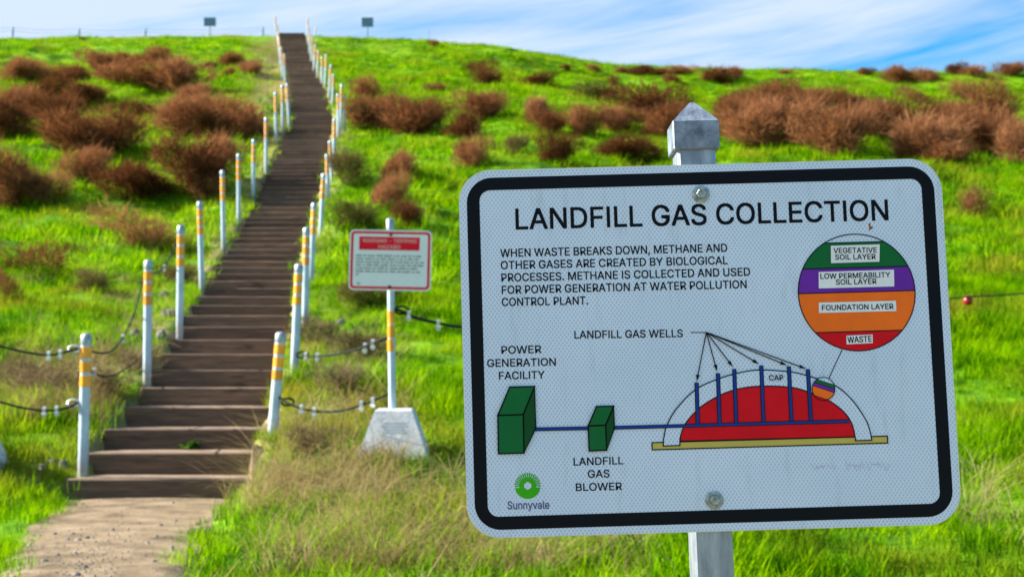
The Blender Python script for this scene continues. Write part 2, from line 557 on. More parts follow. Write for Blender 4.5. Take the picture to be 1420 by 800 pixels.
def terrain(X, Y):
    X = np.asarray(X, float); Y = np.asarray(Y, float)
    z = np.interp(Y, _py, _pz)
    # the ridge drops to the right; distance along the hill in the view direction
    e = np.interp(X / np.maximum(Y, 20) * CREST_Y, _ex, _ef)
    k = sstep(15, CREST_Y, Y)
    rel = z - CZ
    z = np.where(Y > 14, CZ + rel * (1 + (e - 1) * k), z)
    # on the left the bank comes down to the bottom steps
    sc = np.where(Y < 11, path_x(Y), stair_x(Y))
    lo = np.where(Y < 11, PATH_Z + 0.08, stair_z(Y) + 0.04)
    wl = sstep(2.4, 0.75, sc - X) * (X < sc) * sstep(7.5, 9.5, Y) * sstep(14.5, 12.5, Y)
    z = z * (1 - wl) + np.minimum(z, lo) * wl
    amp = sstep(8, 22, Y) * 0.75 + 0.25
    bump = amp * (0.42 * vnoise(X / 2.6, Y / 2.2, 1) + 0.30 * vnoise(X / 1.1, Y / 0.9, 2) + 0.14 * vnoise(X / 0.45, Y / 0.4, 3))
    bump = bump + sstep(20, 40, Y) * 0.7 * vnoise(X / 7.0, Y / 6.0, 4)
    bump = bump * (1 - 0.75 * sstep(70, 76, Y))
    # stair corridor and path cut
    ds = np.abs(X - np.where(Y < 11, path_x(Y), stair_x(Y)))
    ins = np.where(Y < 10.95, path_hw(Y) + 0.12 * vnoise(X * 3, Y * 3, 9), stair_w(Y) / 2 - 0.03)
    near = sstep(ins + np.where(Y < 11, 0.45, 0.9), ins, ds)
    z = z + bump * (1 - near)
    cz = np.where(Y < 10.95, PATH_Z, stair_z(Y) - 0.36)
    w = np.where(Y < 10.95, sstep(ins + 0.40, ins, ds), (ds < ins + 0.02) * 1.0)
    w = np.where((Y > CREST_Y + 0.5), 0, w)
    lowpath = np.where(Y < 7, sstep(-3, 7, Y), 1.0)
    cz = np.where(Y < 10.95, np.minimum(PATH_Z, z * (1 - lowpath) + PATH_Z * lowpath), cz)
    z = z * (1 - w) + cz * w
    g = np.exp(-((X + 0.865) ** 2 + (Y - 10.45) ** 2) / 0.30)
    return z * (1 - g) + 0.60 * g


def height(x, y):
    return float(terrain(np.array([x]), np.array([y]))[0])


def ground_at(px, py, y0=6.5, y1=95.0):
    """where the line of sight through photo pixel px, py meets the ground"""
    d = ray(px, py)
    ys = np.arange(y0, y1, 0.05)
    t = ys / d[1]
    gap = CZ + d[2] * t - terrain(d[0] * t, ys)
    i = np.argmax(gap < 0)
    if gap[i] >= 0:
        i = int(np.argmin(np.where(ys > 60, gap, 9e9)))
    p = (float(d[0] * t[i]), float(ys[i]))
    return Vector((p[0], p[1], height(*p)))


def axis(lo, a, b, hi, step, grow=1.25):
    v = list(np.arange(a, b + step / 2, step))
    s, x = step, v[0]
    while x > lo:
        s *= grow; x -= s; v.insert(0, x)
    s, x = step, v[-1]
    while x < hi:
        s *= grow; x += s; v.append(x)
    return np.array(v)


gx = np.concatenate([axis(-500, -40, -13, -13, 0.30)[:-1], np.arange(-13, 4, 0.10), axis(4, 4, 40, 500, 0.30)])
gx = np.unique(np.round(gx, 4))
gy = np.concatenate([axis(-300, 4, 6, 6, 0.2)[:-1], np.arange(6, 22, 0.10), np.arange(22, 84, 0.25), axis(84, 84, 85, 500, 0.4)])
gy = np.unique(np.round(gy, 4))
GX, GY = np.meshgrid(gx, gy)
GZ = terrain(GX.ravel(), GY.ravel())
nx, ny = len(gx), len(gy)
me = bpy.data.meshes.new('ground')
co = np.stack([GX.ravel(), GY.ravel(), GZ], 1).astype(np.float32)
ii = (np.arange(ny - 1)[:, None] * nx + np.arange(nx - 1)[None, :]).ravel()
quads = np.stack([ii, ii + 1, ii + nx + 1, ii + nx], 1)
me.vertices.add(len(co)); me.vertices.foreach_set('co', co.ravel())
me.loops.add(quads.size); me.loops.foreach_set('vertex_index', quads.ravel().astype(np.int32))
me.polygons.add(len(quads)); me.polygons.foreach_set('loop_start', (np.arange(len(quads)) * 4).astype(np.int32))
me.polygons.foreach_set('use_smooth', np.ones(len(quads), bool))
me.update(calc_edges=True)
dsx = np.abs(co[:, 0] - np.where(co[:, 1] < 11, path_x(co[:, 1]), stair_x(co[:, 1])))
bare = np.where(co[:, 1] < 11, sstep(0.58, 0.38, dsx), sstep(SW / 2 + 0.75, SW / 2 + 0.1, dsx) * 0.75)
bare = np.where(co[:, 1] > CREST_Y + 3, 0, bare)
bare = np.maximum(bare, sstep(5.5, 4.2, co[:, 1]) * sstep(-14, -9, co[:, 1]))   # unseen bare trail round the camera, added to bounce less green onto the sign
lft = sstep(40, 52, co[:, 1]) * sstep(74, 70, co[:, 1]) * sstep(3.2, 1.2, stair_x(co[:, 1]) - co[:, 0]) * (co[:, 0] < stair_x(co[:, 1])) * 0.75
bare = np.clip(np.maximum(bare, lft) + 0.5 * vnoise(co[:, 0] * 2, co[:, 1] * 2, 5) * (np.maximum(bare, lft) > 0.05), 0, 1)
a = me.attributes.new('bare', 'FLOAT', 'POINT'); a.data.foreach_set('value', bare.astype(np.float32))
me.materials.append(M['ground'])
ground = bpy.data.objects.new('ground', me); root_col.objects.link(ground); tag(ground, kind='structure')

# the dirt path, a sheet a little above the cut
pb = MB()
ys = np.arange(-2, 11.01, 0.1)
nc = 15
for j, y in enumerate(ys):
    for i in range(nc):
        u = i / (nc - 1) * 2 - 1
        hw = float(path_hw(y)) + 0.22
        x = float(path_x(y)) + u * hw
        pb.v.append((x, float(y), height(x, y) + 0.012 + 0.02 * (1 - u * u) - 0.035 * abs(u) ** 6))
for j in range(len(ys) - 1):
    for i in range(nc - 1):
        a0 = j * nc + i
        pb.f.append((a0, a0 + 1, a0 + nc + 1, a0 + nc)); pb.m.append(0); pb.sm.append(True)
tag(pb.build('path', M['path']), kind='structure')

# ------------------------------------------------------------------ staircase
stairs = empty('timber_staircase', (float(SX[0]), 11.0, PATH_Z), 'long straight brown timber staircase climbing the grassy hill between two rows of white posts', 'staircase')
inv_z = lambda z: float(np.interp(z, _hz, _hx))
steps = []
zt, i = PATH_Z, 0
while zt < CREST_Z - 0.02 and i < 130:
    r = 0.165 + 0.042 * float(sstep(20, 60, i))
    zt += r
    y0 = inv_z(zt - 0.165 * max(0.0, 1 - i / 4)) if i else 11.0
    steps.append((y0, zt, r))
    i += 1
print('steps', len(steps))
srnd = random.Random(3)
for i, (y0, z1, r) in enumerate(steps):
    y1 = steps[i + 1][0] if i + 1 < len(steps) else y0 + 1.2
    cx = float(stair_x(y0)) + srnd.uniform(-0.025, 0.025)
    hw = float(stair_w(y0)) / 2 + srnd.uniform(-0.02, 0.035) + (0.05 if i < 3 else 0)
    mb = MB()
    # riser timber, with its worn top edge, then the boards of the tread behind it
    mb.bevel_box((-hw, 0, -r - 0.06), (hw, 0.10, 0), 0.009, 0)
    if i % 3 == 1 and i > 8:
        mb.box((-hw + 0.01, -0.004, -r + 0.01), (hw - 0.02, 0.0, -r * 0.52), 0)
    nb = 2
    dy = (y1 - y0 - 0.10 + 0.03) / nb
    for k in range(nb):
        mb.box((-hw + 0.01, 0.104 + k * dy, -0.05), (hw - 0.01, 0.10 + (k + 1) * dy - 0.006, -0.006 - 0.002 * k), 1)
    mb.box((-hw - 0.004, 0.02, -r - 0.2), (-hw + 0.036, y1 - y0 + 0.05, -0.055), 0)
    mb.box((hw - 0.036, 0.02, -r - 0.2), (hw + 0.004, y1 - y0 + 0.05, -0.055), 0)
    o = mb.build('step', [M['wood'], M['tread']], stairs)
    o.location = Vector((cx, y0, z1)) - Vector(stairs.location)
    o.rotation_euler = (srnd.uniform(-0.004, 0.004), srnd.uniform(-0.006, 0.006), srnd.uniform(-0.008, 0.008))

# ------------------------------------------------------------------ guard posts along the stairs
PH = 1.25
RAD = 0.041


def make_post():
    root = empty('guard_post')
    p = MB(); p.tube([(0, 0, -0.35), (0, 0, PH - 0.05)], RAD, 14)
    p.build('pole', M['post_white'], root)
    c = MB()
    c.lathe([(RAD + 0.002, PH - 0.105), (RAD + 0.003, PH - 0.10), (RAD + 0.003, PH - 0.035), (RAD * 0.92, PH - 0.018), (RAD * 0.62, PH - 0.005), (RAD * 0.2, PH)], 14)
    c.build('cap', M['galv'], root)
    z = PH - 0.125
    for k in range(3):
        b = MB(); b.lathe([(RAD + 0.0018, z - 0.10), (RAD + 0.0018, z)], 14)
        b.build('reflective_band', M['band'], root)
        z -= 0.128
    return root


def copy_tree(o, parent=None):
    c = o.copy()
    root_col.objects.link(c)
    c.parent = parent
    for ch in children(o):
        copy_tree(ch, c)
    return c


_ry = np.array([r[0] for r in _rows][::-1], float)
_rd = np.array([r[2] for r in _rows][::-1], float)
POSTS_L = [(115, 655, 120, 462, 11.3), (204, 525, 206, 360, 0), (249, 462, 251, 312, 0), (280, 400, 277, 279, 0), (310, 345, 308.5, 236, 0), (331, 310, 331, 213, 0),
           (351, 276, 352, 193, 0), (369, 239, 369, 163, 0), (383, 198, 382, 128, 0), (392, 183, 391.5, 118, 0), (401, 176, 398, 116, 0),
           (395.5, 118, 394, 75, 0), (392, 112, 390, 66, 0), (389, 92, 387, 52, 0), (387.5, 74, 386, 44, 0), (386, 60, 384, 34, 0), (383, 52, 381.5, 23, 78)]
POSTS_R = [(375, 634, 390, 460, 11.3), (408, 515, 415, 365.5, 0), (423, 452, 425.5, 315, 0), (431, 395, 436, 281, 0), (444, 332, 449, 240.5, 0), (455, 285, 453.5, 214, 31.5),
           (461, 262, 457.5, 195, 33.5), (463, 235, 463.7, 164.5, 0), (469, 188, 469, 130, 0), (472, 182, 474, 117, 0), (477.5, 182, 478, 133, 0),
           (461, 150, 462.5, 103, 0), (456.5, 136, 459, 90, 0), (450.5, 120, 452.5, 76, 0), (446.5, 116, 446.5, 79, 0), (440, 107, 441.5, 71, 0),
           (435, 98, 437, 62, 0), (431.5, 84, 433, 53, 0), (429, 74, 430, 46, 0), (427, 62, 428, 38, 0), (425.5, 52, 426.5, 26, 78), (436, 58, 438, 38, 80)]
ORD = ['first', 'second', 'third', 'fourth', 'fifth', 'sixth', 'seventh', 'eighth', 'ninth', 'tenth', 'eleventh', 'twelfth', 'thirteenth', 'fourteenth', 'fifteenth',
       'sixteenth', 'seventeenth', 'eighteenth', 'nineteenth', 'twentieth', 'twenty-first', 'twenty-second']
LAB = {('left', 0): 'white yellow-banded post at the foot of the stairs, two ropes running off leftwards',
       ('right', 0): 'leaning white post with yellow bands beside the bottom steps, opposite the upright one',
       ('right', 1): 'leaning white post whose rope reaches across to the warning sign pole, yellow bands',
       ('left', 1): 'white post with yellow bands, tallest on the left, thin rope dropping from its neck',
       ('left', 16): 'thin pale post beyond the hilltop, left of the stair head against the sky',
       ('right', 20): 'thin pale post rising against the sky just right of the stair head',
       ('right', 21): 'short pale post on the hilltop a little right of the stair head'}
post0 = None
post_pos = {}
for side, lst in (('left', POSTS_L), ('right', POSTS_R)):
    for i, (bx, by, tx, ty, dd) in enumerate(lst):
        Y = dd or float(np.interp(by, _ry, _rd))
        b = Vector(at_y(bx, by, Y)); tp = Vector(at_y(tx, ty, Y))
        if post0 is None:
            post0 = make_post(); o = post0
        else:
            o = copy_tree(post0)
        ax = tp - b
        s = ax.length / PH
        s = min(s, 1.2)
        b = tp - ax.normalized() * PH * s
        o.location = b
        o.rotation_euler = ax.to_track_quat('Z', 'Y').to_euler()
        o.scale = (1.0, 1.0, s) if s > 0.75 else (0.9, 0.9, s)
        post_pos[side, i] = (b, tp)
        lab = LAB.get((side, i)) or 'white yellow-banded post, %s up the %s edge of the stairs from the bottom' % (ORD[i], side)
        tag(o, lab, 'post', 'white guard posts along the stairs')

# ------------------------------------------------------------------ wire ropes
ROPE = 'black wire ropes strung between the posts'


def rope(points, label, clamps=(), rad=0.0095, loop=None, name='wire_rope'):
    """points: photo column, row and distance along one rope"""
    P = [Vector(at_y(*p)) for p in points]
    # smooth the run with a Catmull-Rom pass
    Q = []
    E = [P[0] * 2 - P[1]] + P + [P[-1] * 2 - P[-2]]
    for k in range(1, len(E) - 2):
        for t in np.linspace(0, 1, 8, endpoint=False):
            a, b, c, d = E[k - 1], E[k], E[k + 1], E[k + 2]
            Q.append(0.5 * ((2 * b) + (c - a) * t + (2 * a - 5 * b + 4 * c - d) * t * t + (3 * b - a - 3 * c + d) * t ** 3))
    Q.append(P[-1])
    base = Q[0].copy()
    root = empty(name, base, label, 'rope', ROPE)
    mb = MB()
    rr = rad if not isinstance(rad, tuple) else [rad[0] + (rad[1] - rad[0]) * sstep(0.25, 0.6, j / (len(Q) - 1)) for j in range(len(Q))]
    if isinstance(rr, list): rr = [float(x) for x in rr]
    mb.tube([q - base for q in Q], rr, 7)
    mb.build('cable', M['rope'], root)
    for (cx, cy, cd) in clamps:
        p = Vector(at_y(cx, cy, cd)) - base
        cb = MB()
        cb.tube([p + Vector((-0.012, 0, 0.01)), p + Vector((0.012, 0, 0.01))], 0.022, 10)
        cb.box(p + Vector((-0.012, -0.018, -0.048)), p + Vector((0.012, 0.012, -0.004)))
        cb.tube([p + Vector((-0.018, -0.012, -0.03)), p + Vector((0.018, -0.012, -0.03))], 0.011, 6)
        cb.build('clamp', M['clamp'], root)
    if loop:
        p = Vector(at_y(*loop)) - base
        lb = MB()
        ring = [p + Vector((0.05 * math.cos(a), 0, 0.028 * math.sin(a))) for a in np.linspace(0, 2 * math.pi, 17)]
        lb.tube(ring, 0.010, 6, caps=False)
        lb.build('end_loop', M['clamp'] if loop[0] < 150 else M['rope'], root)
    return root


d1 = 11.3
rope([(-41, 470, 11.2), (0, 480, 11.2), (35, 488, 11.2), (68, 492, 11.2), (90, 488, 11.25), (112, 482, 11.3)],
     'upper black rope running left out of view from the bottom left stair post', [(68, 492, 11.2), (84, 490, 11.22)], loop=(103, 484, 11.28))
rope([(-41, 546, 11.2), (0, 557, 11.2), (30, 565, 11.2), (62, 569, 11.2), (90, 566, 11.25), (112, 557, 11.3)],
     'lower black rope running left out of view from the bottom left stair post', [(62, 569, 11.2), (79, 568, 11.22)], loop=(102, 559, 11.28))
rope([(124, 487, 11.3), (148, 489, 11.9), (166, 475, 12.8), (184, 440, 13.7), (199, 388, 14.7), (203, 378, 14.9)],
     'upper slack rope hanging between the two lowest posts on the left', [(171, 468, 13.0)], rad=0.008)
rope([(122, 515, 11.3), (150, 522, 12.2), (176, 510, 13.4), (196, 494, 14.6), (204, 488, 14.9)],
     'lower slack rope hanging between the two lowest posts on the left', [(131, 515, 11.4)], rad=0.008)
rope([(206, 376, 14.9), (219, 378, 15.6), (232, 364, 16.3), (243, 340, 17.0), (250, 328, 17.2)],
     'thin rope hanging between the second and third posts on the left edge', [(228, 371, 16.1)], rad=0.008)
rope([(411, 490, 13.2), (428, 494, 12.6), (460, 492, 11.7), (492, 485, 11.0), (517, 476, 10.6), (540, 467, 10.5)],
     'upper rope from a leaning post across to the warning sign pole', [(440, 494, 12.2), (506, 481, 10.8), (517, 476, 10.6), (424, 493, 12.6)], loop=(419, 492, 12.8))
rope([(384, 548, 11.3), (402, 560, 11.2), (430, 569, 11.1), (468, 570, 10.9), (505, 560, 10.6), (541, 545, 10.5)],
     'lower rope from the bottom right stair post to the warning sign pole', [(418, 566, 11.1), (436, 570, 11.05), (501, 561, 10.6), (517, 556, 10.55)], loop=(399, 557, 11.25))
rope([(544, 429, 10.5), (556, 431, 10.5), (575, 440, 10.5), (608, 448, 10.5), (650, 454, 10.6), (800, 464, 11.5), (1000, 458, 12.5), (1180, 436, 13), (1320, 414, 13.5), (1420, 407, 13.8), (1600, 392, 14.5)],
     'long rope from the warning sign pole passing behind the big sign to the right', [(567, 436, 10.5), (608, 449, 10.5)], rad=(0.012, 0.007), loop=(557, 430, 10.5))
p = Vector(at_y(1342, 417, 13.6))
mb = MB()
mb.lathe([(0.012, -0.05), (0.040, -0.042), (0.055, -0.018), (0.058, 0.0), (0.055, 0.018), (0.040, 0.042), (0.012, 0.05)], 18)
mb.lathe([(0.016, 0.048), (0.016, 0.062)], 10)
o = mb.build('rope_marker', M['red_plastic']); o.location = p; o.scale = (0.85, 0.85, 0.85)
tag(o, 'small round red marker threaded on the thin rope right of the big sign', 'marker')


def rounded(x0, z0, x1, z1, r, n=8):
    pts = []
    for cx, cz, a0 in ((x1 - r, z1 - r, 0), (x0 + r, z1 - r, 90), (x0 + r, z0 + r, 180), (x1 - r, z0 + r, 270)):
        for k in range(n + 1):
            a = R(a0 + 90 * k / n)
            pts.append((cx + r * math.cos(a), cz + r * math.sin(a)))
    return pts


def flat(mb, poly, y, mi=0, thick=0.0):
    """a filled outline in the x-z plane facing -y; with thickness it becomes a slab reaching back"""
    n = len(poly)
    area = sum(poly[i][0] * poly[(i + 1) % n][1] - poly[(i + 1) % n][0] * poly[i][1] for i in range(n))
    if area < 0:
        poly = poly[::-1]
    tri = tessellate_polygon([[Vector((a, b, 0)) for a, b in poly]])
    V = [(a, y, b) for a, b in poly]
    T = []
    for t_ in tri:
        a, b, c = (poly[i] for i in t_)
        cr = (b[0] - a[0]) * (c[1] - a[1]) - (b[1] - a[1]) * (c[0] - a[0])
        if abs(cr) < 1e-14: continue
        T.append(tuple(t_) if cr > 0 else tuple(t_)[::-1])
    if thick:
        V += [(a, y + thick, b) for a, b in poly]
        T += [tuple(i + n for i in t_)[::-1] for t_ in T]
        T += [(i, i + n, (i + 1) % n + n, (i + 1) % n) for i in range(n)]
    mb.add(V, T, mi)


def ringed(mb, outer, inner, y, mi=0):
    n = len(outer)
    V = [(a, y, b) for a, b in outer] + [(a, y, b) for a, b in inner]
    mb.add(V, [(i, (i + 1) % n, n + (i + 1) % n, n + i) for i in range(n)], mi)


def stroke(mb, pts, w, y, mi=0, closed=False):
    """a printed line of constant width along pts"""
    P = [Vector((a, b)) for a, b in pts]
    n = len(P)
    L, Rr = [], []
    for i in range(n):
        a = P[i - 1] if (i or closed) else P[i]
        c = P[(i + 1) % n] if (i < n - 1 or closed) else P[i]
        d1_ = (P[i] - a).normalized() if (P[i] - a).length > 1e-9 else (c - P[i]).normalized()
        d2_ = (c - P[i]).normalized() if (c - P[i]).length > 1e-9 else d1_
        tn = (d1_ + d2_)
        tn = tn.normalized() if tn.length > 1e-6 else d1_
        nrm = Vector((-tn.y, tn.x))
        k = max(0.45, nrm.dot(Vector((-d1_.y, d1_.x))))
        L.append(P[i] + nrm * (w / 2 / k)); Rr.append(P[i] - nrm * (w / 2 / k))
    V = [(q.x, y, q.y) for q in L] + [(q.x, y, q.y) for q in Rr]
    m_ = n if closed else n - 1
    mb.add(V, [(n + i, n + (i + 1) % n, (i + 1) % n, i) for i in range(m_)], mi)


